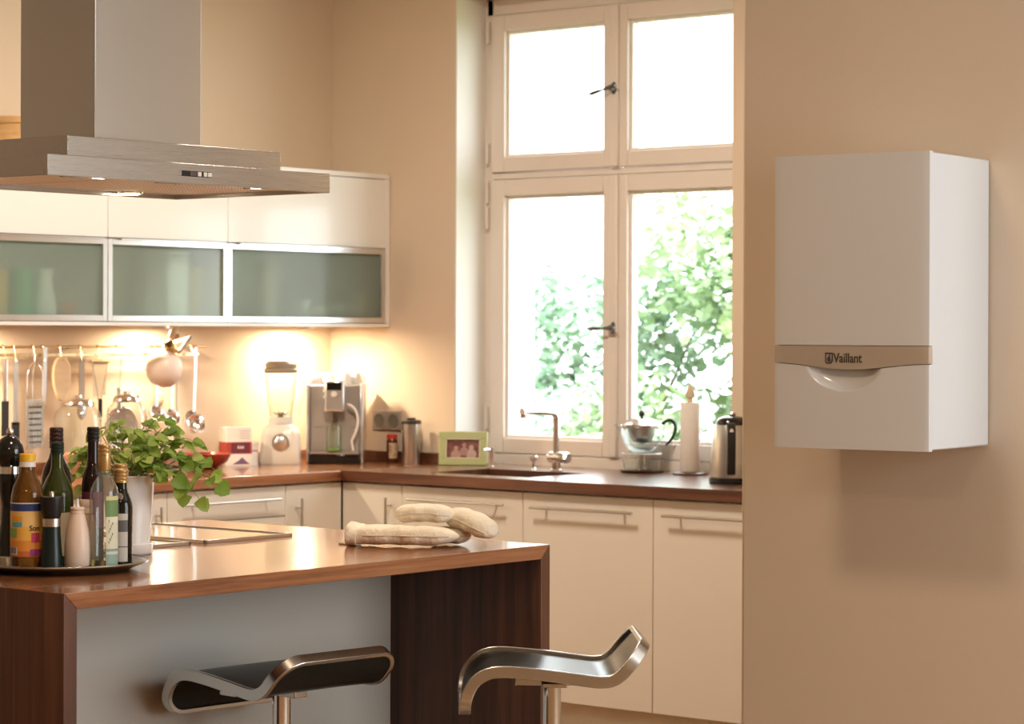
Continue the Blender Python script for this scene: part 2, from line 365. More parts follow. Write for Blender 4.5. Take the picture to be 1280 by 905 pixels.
b = MB(); t_ = .003; zb = .70
b.box(SX0 - .002, SX0 + t_, SY0, SY1, zb, CT - .03); b.box(SX1 - t_, SX1 + .002, SY0, SY1, zb, CT - .03)
b.box(SX0, SX1, SY0 - .002, SY0 + t_, zb, CT - .03); b.box(SX0, SX1, SY1 - t_, SY1 + .002, zb, CT - .03); b.box(SX0, SX1, SY0, SY1, zb - .004, zb)
b.build('basin', M_SINK, sk)
MB().lathe([(.001, .004), (.03, .004), (.042, .001), (.042, 0)], 24, ((SX0 + SX1) / 2, (SY0 + SY1) / 2, zb)).build('drain', M_CHROME, sk)

def bar_handle(parent, p0, p1, out, r=.0055):
    """bar with two stand-offs; out is the outward normal"""
    p0, p1, out = Vector(p0), Vector(p1), Vector(out); d = (p1 - p0)
    b = MB(); b.tube([p0 + out * .032, p1 + out * .032], r, 10)
    for t in (.12, .88): b.tube([p0 + d * t, p0 + d * t + out * .032], r * .8, 8)
    return b.build('handle', M_NICKEL, parent)
# cabinet wall run : fronts face -Y at y=-.644
YF = -.644
def cab_back(label, x0, x1, fronts):
    c = thing('base_cabinet', label, 'cabinet', ((x0 + x1) / 2, -.3, 0), 0, 'base cabinets'); ox, oy = (x0 + x1) / 2, -.3
    MB().box(x0 - ox + .002, x1 - ox - .002, YF + .021 - oy, -.02 - oy, .10, CT - TH).build('carcass', M_LACQ, c)
    MB().box(x0 - ox, x1 - ox, YF + .06 - oy, YF + .075 - oy, 0, .10).build('plinth', M_LACQ, c)
    for kind, z0, z1, hd in fronts:
        d = MB().box(x0 - ox + .0018, x1 - ox - .0018, YF - oy, YF + .019 - oy, z0, z1).build(kind, M_LACQ, c, bevel=0.0015)
        if hd: bar_handle(d, (hd[0] - ox, YF - oy, hd[1]), (hd[2] - ox, YF - oy, hd[3]), (0, -1, 0))
cab_back('narrow cream cabinet with upright bar handle by the inner corner', -.927, -.614, [('door', .10, .862, (-.869, .50, -.869, .812))])
cab_back('cream drawer cabinet behind the trailing herb leaves', -1.543, -.927, [('drawer', .748, .862, (-1.48, .815, -.985, .815)), ('drawer', .43, .744, (-1.48, .70, -.985, .70)), ('drawer', .10, .426, None)])
cab_back('cream cabinet partly hidden behind the white herb pot', -2.16, -1.543, [('door', .10, .862, (-1.60, .55, -1.60, .815))])
XFr = -.612
def cab_win(label, y0, y1, hd):
    oy = (y0 + y1) / 2; c = thing('base_cabinet', label, 'cabinet', (-.3, oy, 0), 0, 'base cabinets')
    MB().box(XFr + .021 + .3, -.02 + .3, y0 - oy + .002, y1 - oy - .002, .10, (CT - TH if hd != 'sink' else .68)).build('carcass', M_LACQ, c)
    MB().box(XFr + .06 + .3, XFr + .075 + .3, y0 - oy, y1 - oy, 0, .10).build('plinth', M_LACQ, c)
    d = MB().box(XFr + .3, XFr + .319, y0 - oy + .0018, y1 - oy - .0018, .10, .862).build('door', M_LACQ, c, bevel=0.0015)
    return c, d, oy
c, d, oy = cab_win('narrow cream cabinet with upright handle left of the sink cabinet', -.962, -.6475, None); bar_handle(d, (XFr + .3, -.905 - oy, .55), (XFr + .3, -.905 - oy, .815), (-1, 0, 0))
c, d, oy = cab_win('cream cabinet under the sink with long horizontal handle', -1.565, -.962, 'sink'); bar_handle(d, (XFr + .3, -1.017 - oy, .813), (XFr + .3, -1.496 - oy, .813), (-1, 0, 0))
c, d, oy = cab_win('cream full height cabinet front below the glass teapot', -2.164, -1.565, None); bar_handle(d, (XFr + .3, -1.623 - oy, .810), (XFr + .3, -2.094 - oy, .810), (-1, 0, 0))
c, d, oy = cab_win('cream cabinet below the kettle cut off by the wall edge', -2.764, -2.164, None); bar_handle(d, (XFr + .3, -2.225 - oy, .808), (XFr + .3, -2.70 - oy, .808), (-1, 0, 0))
c, d, oy = cab_win('cream end cabinet hidden round the wall edge', -3.364, -2.764, None)

# ------------------------------------------------------------------ hanging cabinets
m = bpy.data.materials.new('frosted_glass'); m.use_nodes = True; n, l = nt(m); n.clear()
out = n.new('ShaderNodeOutputMaterial'); rf = n.new('ShaderNodeBsdfRefraction'); rf.inputs['Color'].default_value = (.90, 1.0, .96, 1); rf.inputs['Roughness'].default_value = .2; rf.inputs['IOR'].default_value = 1.12
tl = n.new('ShaderNodeBsdfTranslucent'); tl.inputs[0].default_value = (.80, .90, .85, 1); df = n.new('ShaderNodeBsdfDiffuse'); df.inputs[0].default_value = (.60, .74, .67, 1)
gl = n.new('ShaderNodeBsdfGlossy'); gl.inputs['Roughness'].default_value = .12
m1 = n.new('ShaderNodeMixShader'); m1.inputs[0].default_value = .62; l.new(tl.outputs[0], m1.inputs[1]); l.new(df.outputs[0], m1.inputs[2])
m2 = n.new('ShaderNodeMixShader'); m2.inputs[0].default_value = .60; l.new(m1.outputs[0], m2.inputs[1]); tp_ = n.new('ShaderNodeBsdfTransparent'); tp_.inputs[0].default_value = (.84, .97, .91, 1); m4 = n.new('ShaderNodeMixShader'); m4.inputs[0].default_value = .6; l.new(rf.outputs[0], m4.inputs[1]); l.new(tp_.outputs[0], m4.inputs[2]); l.new(m4.outputs[0], m2.inputs[2])
m3 = n.new('ShaderNodeMixShader'); lw = n.new('ShaderNodeLayerWeight'); lw.inputs[0].default_value = .2; l.new(lw.outputs['Fresnel'], m3.inputs[0]); l.new(m2.outputs[0], m3.inputs[1]); l.new(gl.outputs[0], m3.inputs[2]); l.new(m3.outputs[0], out.inputs[0])
M_FROST = m
UZ0, UZ1, UYF = 1.475, 2.116, -.343
def wall_cab(label, x0, x1, last=False, hx=None):
    ox = (x0 + x1) / 2; c = thing('wall_cabinet', label, 'cabinet', (ox, 0, UZ0), 0, 'hanging cabinets'); a, bx_ = x0 - ox, x1 - ox
    H = UZ1 - UZ0; e = .028 if last else .001
    b = MB(); b.box(a, bx_, -.320, -.002, 0, .018); b.box(a, bx_, -.320, -.002, H - .018, H); b.box(a, a + .016, -.32, -.002, .018, H - .018); b.box(bx_ - .016, bx_, -.32, -.002, .018, H - .018); b.box(a + .016, bx_ - .016, -.012, -.002, .018, H - .018); b.box(a + .016, bx_ - .016, -.30, -.012, .318, .334)
    b.build('carcass', M_WHITEL, c, bevel=.001)
    MB().box(a, bx_, UYF, -.321, 0, .014).build('front_rail', M_WHITEL, c, bevel=.0015); MB().box(a, bx_, UYF, -.321, H - .020, H).build('front_rail', M_WHITEL, c, bevel=.0015)
    if last: MB().box(bx_ - .026, bx_, UYF, -.321, .0145, H - .0205).build('front_stile', M_WHITEL, c, bevel=.0015)
    MB().box(a + .0015, bx_ - e, UYF, -.3215, .330, H - .023).build('flap_door', M_WHITEL, c, bevel=.0015)
    z0, z1, f = .017, .326, .022
    g = MB(); x0_, x1_ = a + .0015, bx_ - e; g.box(x0_, x0_ + f, UYF, -.3215, z0, z1); g.box(x1_ - f, x1_, UYF, -.3215, z0, z1); g.box(x0_ + f, x1_ - f, UYF, -.3215, z0, z0 + f); g.box(x0_ + f, x1_ - f, UYF, -.3215, z1 - f, z1)
    d = g.build('glass_door', M_ALU, c, bevel=.001)
    MB().grid(lambda u, v: (x0_ + f + u * (x1_ - x0_ - 2 * f), -.332, z0 + f + v * (z1 - z0 - 2 * f)), 1, 1).build('frosted_pane', M_FROST, d)
    MB().box(x0_ + .05, x1_ - .03, UYF - .018, UYF, z1 - .004, z1 + .001).build('grip_rail', M_ALU, d)
    return c
wall_cab('white hanging cabinet at the left edge with a wide frosted flap', -2.50, -1.567)
wall_cab('narrow white hanging cabinet in the middle with frosted glass flap', -1.567, -.947)
wall_cab('white hanging cabinet in the corner with the widest frosted flap', -.947, -.004, True)
# what stands behind the frosted glass
CZ = UZ0 + .0182
def crock(name, label, cat, x, y, prof, col, rough=.4):
    o = MB().lathe(prof, 20).build(name, varied(name + '_' + label[:9].replace(' ', '_'), col, tuple(min(1, c * 1.1) for c in col), 6, rough=rough)); o.location = (x, y, CZ); tag(o, label, cat, 'crockery behind the frosted glass'); return o
cup = [(.001, 0), (.026, 0), (.030, .006), (.038, .07), (.036, .072), (.028, .012), (.001, .008)]
tin = [(.001, 0), (.036, 0), (.036, .13), (.038, .132), (.038, .15), (.001, .152)]
jug = [(.001, 0), (.04, 0), (.05, .05), (.036, .12), (.03, .15), (.04, .19), (.036, .188), (.026, .15), (.001, .14)]
crock('storage_tin', 'ochre storage tin behind frosted glass at the left edge', 'tin', -2.02, -.24, [(r * 1.3, z * 1.2) for r, z in tin], (.65, .42, .12))
crock('storage_tin', 'green storage tin behind frosted glass beside the ochre one', 'tin', -1.90, -.24, [(r * 1.2, z * 1.25) for r, z in tin], (.10, .42, .25))
crock('jug', 'white jug behind frosted glass of the left hanging cabinet', 'jug', -1.80, -.25, jug, (.85, .86, .86))
crock('mug', 'reddish mug behind frosted glass of the left hanging cabinet', 'mug', -1.69, -.25, cup, (.60, .22, .16))
crock('storage_tin', 'yellow patterned tin behind frosted glass of the middle cabinet', 'tin', -1.025, -.24, [(r, z * 1.4) for r, z in tin], (.55, .45, .15))
crock('storage_tin', 'tall beige tin behind frosted glass of the corner cabinet', 'tin', -.62, -.22, [(r * 1.2, z * 1.65) for r, z in tin], (.78, .68, .48))
crock('mug', 'white mug with dark mark behind frosted corner cabinet glass', 'mug', -.46, -.26, [(r * 1.15, z * 1.3) for r, z in cup], (.9, .88, .84))
crock('bowl', 'pale yellow bowl behind frosted corner cabinet glass', 'bowl', -.36, -.25, [(r * 1.2, z * .9) for r, z in cup], (.82, .74, .42))
crock('mug', 'grey mug behind frosted corner cabinet glass', 'mug', -.255, -.26, [(r * 1.25, z * 1.1) for r, z in cup], (.70, .72, .72))
crock('pitcher', 'tall white beaker at the right end behind frosted glass', 'beaker', -.13, -.26, [(r * 1.15, z * 1.75) for r, z in cup], (.86, .84, .80))
bxw = thing('storage_box', 'tall white storage box behind the middle frosted pane', 'box', (-1.135, -.20, CZ), 0, 'crockery behind the frosted glass')
MB().box(-.055, .055, -.07, .07, 0, .255).build('box_body', M_WHITEL, bxw, bevel=.004); MB().box(-.057, .057, -.072, .072, .2555, .275).build('box_lid', M_WHITEL, bxw, bevel=.004)
bk = thing('round_basket', 'round warm brown container on top of the hanging cabinets', 'basket', (-1.83, -.17, UZ1))
M_BASK = varied('bent_wood', (.62, .36, .14), (.74, .48, .22), 14, (1, 1, 6), rough=.55)
MB().lathe([(.001, 0), (.14, 0), (.15, .01), (.15, .115), (.146, .115), (.144, .012), (.001, .01)], 36).build('body', M_BASK, bk)
MB().lathe([(.153, .095), (.156, .098), (.156, .118), (.153, .121), (.145, .118)], 36).build('rim', M_BASK, bk)

# under-cabinet puck lights
M_LENS = mat('lamp_lens', (1, .9, .75), .3, emit=(1, .80, .52), estr=18)
for k, (x, lab) in enumerate([(-2.0, 'round warm puck lamp under the left hanging cabinet'), (-1.11, 'round warm puck lamp under the middle hanging cabinet'), (-.30, 'round warm puck lamp under the corner hanging cabinet')]):
    r_ = thing('puck_light', lab, 'lamp', (x, -.14, UZ0), 0, 'lamps under the hanging cabinets')
    MB().lathe([(.026, 0), (.036, 0), (.036, -.008), (.026, -.008), (.026, 0)], 24).build('ring', M_ALU, r_)
    MB().lathe([(.001, -.002), (.026, -.002), (.024, -.006), (.001, -.007)], 24).build('lens', M_LENS, r_)
    lo = light('puck_light_bulb', 'AREA', (0, 0, -.012), (8, 6, 8)[k], (1, .78, .52), .06); lo.parent = r_; lo.location = (0, 0, -.012)

# ------------------------------------------------------------------ island
IX0, IX1, IY0, IY1, IT = -4.412, -2.788, -3.43, -2.14, .036
isl = thing('kitchen_island', 'kitchen island with mitred walnut top and slab sides', 'island', ((IX0 + IX1) / 2, (IY0 + IY1) / 2, 0)); ix, iy = (IX0 + IX1) / 2, (IY0 + IY1) / 2
a0, a1, c0, c1 = IX0 - ix, IX1 - ix, IY0 - iy, IY1 - iy
MB().prism([(a0, CT), (a1, CT), (a1 - IT, CT - IT), (a0 + IT, CT - IT)], 1, c0, c1).build('top_slab', M_TOPX, isl, bevel=.0015)
MB().prism([(a0, 0), (a0, CT - .0006), (a0 + IT, CT - IT - .0006), (a0 + IT, 0)], 1, c0, c1).build('side_slab', M_TOPZ, isl, bevel=.0012)
MB().prism([(a1, 0), (a1, CT - .0006), (a1 - IT, CT - IT - .0006), (a1 - IT, 0)], 1, c0, c1).build('side_slab', M_TOPZ, isl, bevel=.0012)
M_PANEL = varied('grey_white_panel', (.60, .57, .51), (.61, .58, .52), 1, rough=.3, coat=.15)
MB().box(a0 + IT + .001, a1 - IT - .001, -2.91 - iy, c1 - .02, .08, CT - IT - .001).build('cabinet_body', M_PANEL, isl)
MB().box(a0 + IT + .03, a1 - IT - .03, -2.87 - iy, c1 - .06, 0, .08).build('plinth', M_SHADOWGAP, isl)

# hobs
M_HOBG = mat('hob_glass', (.012, .012, .013), .06, coat=1.0, spec=.8)
def hob(label, x0, x1, y0, y1):
    h = thing('hob', label, 'hob', ((x0 + x1) / 2, (y0 + y1) / 2, CT)); p, q = (x1 - x0) / 2, (y1 - y0) / 2
    MB().box(-p + .006, p - .006, -q + .006, q - .006, 0, .006).build('glass_plate', M_HOBG, h, bevel=.001)
    b = MB(); b.box(-p, -p + .007, -q, q, 0, .009); b.box(p - .007, p, -q, q, 0, .009); b.box(-p, p, -q, -q + .007, 0, .009); b.box(-p, p, q - .007, q, 0, .009)
    b.build('steel_frame', M_NICKEL, h, bevel=.001)
    return h
hob('black glass hob with steel rim nearest the oven mitts', -3.365, -3.045, -2.755, -2.215)
h2 = hob('black glass hob with upright knob beside the herb pot', -3.725, -3.415, -2.755, -2.215)
k = MB(); k.lathe([(.001, 0), (.017, 0), (.015, .012), (.010, .025), (.008, .045), (.007, .058), (.0075, .062), (.001, .064)], 16, (.04, -.155, .006)).build('knob', M_BLACKP, h2)

# ------------------------------------------------------------------ extractor hood
HX0, HX1, HY0, HY1, HZ = -3.98, -3.015, -2.86, -2.265, 1.825
hd = thing('extractor_hood', 'stepped stainless steel island extractor hood with square chimney', 'extractor hood', ((HX0 + HX1) / 2, (HY0 + HY1) / 2, HZ)); hx, hy = (HX0 + HX1) / 2, (HY0 + HY1) / 2
p, q = (HX1 - HX0) / 2, (HY1 - HY0) / 2
b = MB(); t_ = .012
b.box(-p, p, -q, -q + t_, 0, .051); b.box(-p, p, q - t_, q, 0, .051); b.box(-p, -p + t_, -q + t_, q - t_, 0, .051); b.box(p - t_, p, -q + t_, q - t_, 0, .051); b.box(-p + t_, p - t_, -q + t_, q - t_, .040, .051)
b.build('lower_canopy', M_STEELX, hd, bevel=.0015)
MB().box(-3.868 - hx, -3.14 - hx, -2.80 - hy, -2.325 - hy, .0512, .104).build('upper_canopy', M_STEELX, hd, bevel=.0015)
MB().box(-3.695 - hx, -3.333 - hx, -2.70 - hy, -2.415 - hy, .104, CEIL - HZ).build('chimney', M_STEELZ, hd, bevel=.002)
m = mat('filter_mesh', (.66, .52, .40), .38, 1.0); v = tex(m, 'ShaderNodeTexVoronoi', 1.0, (85, 85, 85)); v.inputs['Randomness'].default_value = 0
r = ramp(m, v.outputs['Distance'], [(.25, (.10, .07, .05)), (.42, (.72, .58, .46))]); nt(m)[1].new(r.outputs[0], nt(m)[0]['Principled BSDF'].inputs['Base Color']); bump(m, v.outputs['Distance'], .5, .003)
fw = (2 * p - 2 * t_ - .02) / 3
for i in range(3):
    fx = -p + t_ + .006 + i * (fw + .004)
    fo = MB().box(fx, fx + fw, -q + .085, q - .085, .010, .030).build('grease_filter', m, hd, bevel=.002)
    MB().box(fx + fw * .38, fx + fw * .62, -q + .095, -q + .115, .006, .0095).build('filter_latch', M_DARKM, fo)
MB().box(-p + t_, p - t_, -q + t_, -q + .083, .012, .030).box(-p + t_, p - t_, q - .083, q - t_, .012, .030).build('lamp_rail', M_STEELX, hd)
M_HLENS = mat('hood_lamp_lens', (1, .9, .75), .3, emit=(1, .84, .60), estr=22)
for lx in (-.27, .27):
    for ly in (-q + .048, q - .048):
        L = MB().lathe([(.001, .010), (.026, .010), (.028, .006), (.034, .006), (.036, .012)], 24, (lx, ly, 0)).build('spot_lamp', M_CHROME, hd)
        MB().lathe([(.001, .004), (.025, .004), (.026, .009)], 20, (lx, ly, 0)).build('lens', M_HLENS, L)
        s_ = light('hood_spot', 'SPOT', (0, 0, 0), 5, (1, .80, .54), .025, None, None, 110, .8); s_.parent = hd; s_.location = (lx, ly, -.004)
cp = MB().box(-3.549 - hx, -3.449 - hx, HY0 - hy - .0015, HY0 - hy + .002, .019, .033).build('control_panel', M_BLACKP, hd)
for i, (u0, u1, mm) in enumerate([(.026, .048, M_DARKM), (.052, .064, M_WHITEP), (.072, .083, M_WHITEP), (.086, .099, M_WHITEP)]):
    MB().box(-3.549 - hx + u0, -3.549 - hx + u1, HY0 - hy - .004, HY0 - hy - .0012, .0205, .0315).build('button', mm, cp, bevel=.0008)

# ------------------------------------------------------------------ boiler on the right hand wall
BFR = Vector((-2.602, -4.433)); BW, BD, BZ0, BZ1 = .419, .346, 1.1753, 1.8947
bl = thing('wall_boiler', 'white wall hung gas boiler with silver band and lettering', 'boiler', (BFR.x, BFR.y, BZ0), math.atan2(wd.y, wd.x) + pi)   # local -x... along the wall to the right is -x
# local frame: +X = towards left of the boiler seen from the front, -Y... front plane at y=0, wall at y=-BD
M_BOIL = mat('boiler_enamel', (.69, .70, .715), .16, coat=.5); M_BAND = brushed('boiler_band', (.84, .80, .74), 0, .42)
H = BZ1 - BZ0
MB().box(.0, BW, -BD, -.022, .003, H - .002).build('casing', M_BOIL, bl, bevel=.004)
def bx(u): return u * BW
zb1, zb0 = 1.427 - BZ0, 1.385 - BZ0
def low(u): return zb0 - .0155 * sin(pi * min(1, max(0, u))) ** 2 * 1.0
def fy(u): return -.006 + .006 * (1 - (2 * u - 1) ** 2) ** .5     # slightly crowned front
b = MB(); N = 40
def slab(fz0, fz1, dep, nv=1, scoop=None):
    mb = MB()
    def front(u, v):
        z = fz0(u) + (fz1(u) - fz0(u)) * v; y = fy(u) + dep
        if scoop: y -= scoop(u, z)
        return (bx(u), y, z)
    mb.grid(front, N * (2 if scoop else 1), nv)
    mb.grid(lambda u, v: (bx(u), -.024, fz0(u) + (fz1(u) - fz0(u)) * v), N, 1)
    for s_ in (0, 1): mb.grid(lambda u, v: (bx(s_), -.024 + (fy(s_) + dep + .024) * u, fz0(s_) + (fz1(s_) - fz0(s_)) * v), 1, 1)
    for fz in (fz0, fz1): mb.grid(lambda u, v: (bx(u), -.024 + (front(u, 0 if fz is fz0 else 1)[1] + .024) * v, fz(u)), N, 1)
    return mb
slab(lambda u: zb1 + .0015, lambda u: H, 0).build('upper_cover', M_BOIL, bl, smooth=30)
slab(lambda u: low(u), lambda u: zb1, .0025).build('silver_band', M_BAND, bl, smooth=30)
def scoop(u, z):
    cx_ = .537; top = low(u); e = math.hypot((u - cx_) / .235, (z - top) / .052)
    return .0 if e > 1 else .020 * (1 - e ** 5) ** 1.0
slab(lambda u: 0.0, lambda u: low(u) - .0015, 0, 60, scoop).build('lower_flap', M_BOIL, bl, smooth=60)
def to_band(mb, u0, zc, yoff=.0026):
    mb.v = [(bx(u0) - x, fy(u0) + yoff + z_ , zc + y) for x, y, z_ in mb.v]; return mb
M_LOGO = mat('logo_metal', (.20, .19, .19), .3, 1.0)
tm = text_mesh('Vaillant', .036, .0012); xs = [v_[0] for v_ in tm.v]; wdt = max(xs) - min(xs); sc_ = .078 / wdt
tm.v = [(x * sc_, y * sc_ * 1.25, z_) for x, y, z_ in tm.v]
to_band(tm, 1 - ((-.213 + BW) / BW), 1.3965 - BZ0).build('logo_lettering', M_LOGO, bl, smooth=0)
em = MB(); sh = [(-.010, .010), (-.011, .014), (.011, .014), (.011, -.006), (.006, -.013), (-.004, -.014), (-.010, -.010)]
ri = [(x * .72, y * .72) for x, y in sh]; nn = len(sh)
em.add([(x, y, 0) for x, y in sh] + [(x, y, 0) for x, y in ri] + [(x, y, .0014) for x, y in sh] + [(x, y, .0014) for x, y in ri],
       [(2 * nn + i, 2 * nn + (i + 1) % nn, 3 * nn + (i + 1) % nn, 3 * nn + i) for i in range(nn)] + [(i, (i + 1) % nn, 2 * nn + (i + 1) % nn, 2 * nn + i) for i in range(nn)] + [(nn + i, nn + (i + 1) % nn, 3 * nn + (i + 1) % nn, 3 * nn + i) for i in range(nn)])
em.ellipsoid((0, -.002, .0006), (.0052, .007, .001), 14, 6); em.ellipsoid((.002, .005, .0006), (.0025, .005, .001), 10, 6)
to_band(em, 1 - ((-.264 + BW) / BW), 1.3965 - BZ0).build('logo_emblem', M_LOGO, bl, smooth=30)

# ------------------------------------------------------------------ bar stools
M_LEATH = varied('black_leather', (.012, .013, .011), (.018, .019, .016), 60, bstr=.06, bd=.002, rough=.3, coat=.0, spec=.3)
M_STFR = brushed('stool_steel', (.70, .70, .69), 0, .22)
def stool(label, x, y, face, zs):
    """face: heading of the sitter; local +X forward"""
    s_ = thing('bar_stool', label, 'stool', (x, y, 0), face, 'low backed bar stools')
    prof = [(.210, -.100), (.208, -.070), (.199, -.042), (.182, -.019), (.155, -.004), (.12, 0), (.06, -.004), (0, -.011), (-.06, -.019), (-.10, -.024), (-.128, -.022), (-.150, -.011), (-.170, .009), (-.188, .031), (-.203, .050), (-.210, .059)]
    hw, rb_, rf_ = .186, .065, .045
    # smooth the side profile (Catmull-Rom) and measure it by arc length
    pf_ = [Vector((a_, 0, c_)) for a_, c_ in prof]; fine = []
    for i in range(len(pf_) - 1):
        p0, p1, p2, p3 = pf_[max(i - 1, 0)], pf_[i], pf_[i + 1], pf_[min(i + 2, len(pf_) - 1)]
        for k in range(4):
            t = k / 4; fine.append(.5 * ((2 * p1) + (p2 - p0) * t + (2 * p0 - 5 * p1 + 4 * p2 - p3) * t * t + (3 * p1 - p0 - 3 * p2 + p3) * t ** 3))
    fine.append(pf_[-1]); cum = [0]
    for i in range(1, len(fine)): cum.append(cum[-1] + (fine[i] - fine[i - 1]).length)
    LN = cum[-1]
    def at(sv):
        sv = min(max(sv, 0), LN); i = 0
        while i < len(cum) - 2 and cum[i + 1] < sv: i += 1
        t = (sv - cum[i]) / (cum[i + 1] - cum[i]); p = fine[i].lerp(fine[i + 1], t); d = (fine[min(i + 2, len(fine) - 1)] - fine[max(i - 1, 0)]).normalized()
        nr = Vector((d.z, 0, -d.x));  nr = nr if nr.z > 0 or (abs(nr.z) < .25 and nr.x > 0) else -nr
        return p + Vector((0, 0, zs)), d, nr
    def halfw(sv, inset=0):
        w_ = hw
        if LN - sv < rb_: w_ = hw - rb_ + math.sqrt(max(0, rb_ ** 2 - (rb_ - (LN - sv)) ** 2))
        if sv < rf_: w_ = hw - rf_ + math.sqrt(max(0, rf_ ** 2 - (rf_ - sv) ** 2))
        return max(.01, w_ - inset)
    loop = []       # (s, w) round the outline with outward direction
    for k in range(41): sv = rf_ + (LN - rb_ - rf_) * k / 40; loop.append((sv, hw, 0, 1))
    for k in range(1, 9): a_ = pi / 2 * k / 8; loop.append((LN - rb_ + rb_ * sin(a_), hw - rb_ + rb_ * cos(a_), sin(a_), cos(a_)))
    for k in range(1, 9): a_ = pi / 2 * (1 - k / 8); loop.append((LN - rb_ + rb_ * sin(a_), -(hw - rb_ + rb_ * cos(a_)), sin(a_), -cos(a_))) if k else None
    for k in range(1, 41): sv = LN - rb_ - (LN - rb_ - rf_) * k / 40; loop.append((sv, -hw, 0, -1))
    for k in range(1, 9): a_ = pi / 2 * k / 8; loop.append((rf_ - rf_ * sin(a_), -(hw - rf_ + rf_ * cos(a_)), -sin(a_), -cos(a_)))
    for k in range(0, 8): a_ = pi / 2 * (1 - k / 8); loop.append((rf_ - rf_ * sin(a_), hw - rf_ + rf_ * cos(a_), -sin(a_), cos(a_)))
    b = MB(); N_ = len(loop)
    for sv, wv, os_, ow_ in loop:
        p, d, nr = at(sv); p = p + Vector((0, wv, 0)); side = (d * os_ + Vector((0, ow_, 0))).normalized()
        for a_, c_ in ((.006, .014), (-.006, .014), (-.006, -.014), (.006, -.014)): b.v.append(tuple(p + side * a_ + nr * c_))
    for i in range(N_):
        i2 = (i + 1) % N_
        for j in range(4): b.f.append((i * 4 + j, i * 4 + (j + 1) % 4, i2 * 4 + (j + 1) % 4, i2 * 4 + j))
    b.build('steel_band', M_STFR, s_, bevel=.0018, smooth=40)
    # upholstered shell between the bands
    def seat(u, v, off):
        sv = .0065 + u * (LN - .013); p, d, nr = at(sv); w_ = halfw(sv, .0065)
        return tuple(p + Vector((0, w_ * (2 * v - 1), 0)) + nr * (off + .003 * (1 - (2 * v - 1) ** 4)))
    nu, nv = 70, 16; b = MB()
    b.grid(lambda u, v: seat(u, v, .004), nu, nv); b.grid(lambda u, v: seat(u, v, -.010), nu, nv)
    for vv in (0, 1): b.grid(lambda u, v: seat(u, vv, .004 - .014 * v), nu, 1)
    for uu in (0, 1): b.grid(lambda u, v: seat(uu, u, .004 - .014 * v), nv, 1)
    b.build('seat_shell', M_LEATH, s_, smooth=45)
    MB().box(-.07, .09, -.02, .02, zs - .055, zs - .020).box(-.03, .03, -.17, .17, zs - .040, zs - .028).build('seat_bracket', M_STFR, s_, bevel=.003)
    MB().lathe([(.022, .30), (.022, zs - .05)], 20).build('piston', M_CHROME, s_)
    MB().lathe([(.030, .012), (.030, .36), (.026, .364)], 24).build('column', M_STFR, s_)
    MB().lathe([(.001, 0), (.19, 0), (.195, .004), (.19, .009), (.03, .014), (.001, .014)], 48).build('base_plate', M_STFR, s_)
    ft = [(.03, .10, .30), (.18, .12, .28), (.215, .10, .28), (.215, -.10, .28), (.18, -.12, .28), (.03, -.10, .30), (.0, 0, .30)]
    MB().tube([(.02, .03, .30), (.12, .13, .29), (.20, .13, .285), (.215, .115, .285), (.215, -.115, .285), (.20, -.13, .285), (.12, -.13, .29), (.02, -.03, .30)], .009, 10).build('footrest', M_STFR, s_)
    return s_
# headings in world: the view runs along FWD (39 deg); image left is +129 deg
stool('black leather bar stool seen side on by the dark slab end', -3.155, -3.73, rad(131), .670)
stool('black leather bar stool seen from behind in front of the pale panel', -3.535, -3.20, rad(86), .636)

# ------------------------------------------------------------------ tray and what stands on it
TX, TY, TZ = -4.059, -3.008, .918
tr = thing('serving_tray', 'round silver tray with turned up rim holding bottles and mills', 'tray', (TX, TY, CT))
M_TRAY = mat('tray_silver', (.52, .49, .45), .22, 1.0)
MB().lathe([(.001, 0), (.150, 0), (.158, .002), (.186, .013), (.197, .016), (.200, .019), (.197, .021), (.186, .017), (.158, .008), (.150, .0075), (.001, .0075)], 72).build('dish', M_TRAY, tr, smooth=60)
MB().tube([(.199 * cos(a * pi / 36), .199 * sin(a * pi / 36), .0195) for a in range(72)], .0028, 8, closed=True).build('rolled_rim', M_TRAY, tr)

def glassy(name, col, trans=.55):
    return mat(name, col, .05, trans=trans, ior=1.3, coat=.4)
G_GREEN = glassy('green_bottle_glass', (.10, .13, .03), .6); G_DARK = glassy('dark_bottle_glass', (.022, .010, .010), .25); G_AMBER = glassy('amber_oil', (.20, .085, .012), .5)
G_BLK = glassy('black_bottle_glass', (.012, .010, .006), .15)
M_OIL = glassy('pale_oil', (.75, .62, .22), .9)
def bottle(name, label, x, y, prof, glass, sc=1.0, rz=0.0, group='bottles on the tray'):
    r_ = thing(name, label, 'bottle', (x, y, TZ), rz, group); MB().lathe(prof, 32).build('body', glass, r_, smooth=50); return r_
def band_patch(parent, name, r, z0, z1, a0, a1, m_, seg=20, taper=None):
    """curved paper label standing just off a round body"""
    b = MB(); b.grid(lambda u, v: ((r + .0006) * cos(a0 + (a1 - a0) * u), (r + .0006) * sin(a0 + (a1 - a0) * u), z0 + (z1 - z0) * v), seg, 1)
    return b.build(name, m_, parent)
VIEW = ANG + pi                         # direction from the tray towards the camera
def cap(parent, r, z0, z1, m_, name='cap', ribs=0):
    pr = [(.001, z0), (r, z0), (r, z1 - .002), (r - .002, z1), (.001, z1)]
    if ribs:
        pr = [(.001, z0)]
        for i in range(ribs): h = (z1 - z0) / ribs; pr += [(r, z0 + i * h + .001), (r, z0 + (i + .7) * h), (r - .0012, z0 + (i + .85) * h)]
        pr += [(r - .002, z1), (.001, z1)]
    return MB().lathe(pr, 28).build(name, m_, parent)
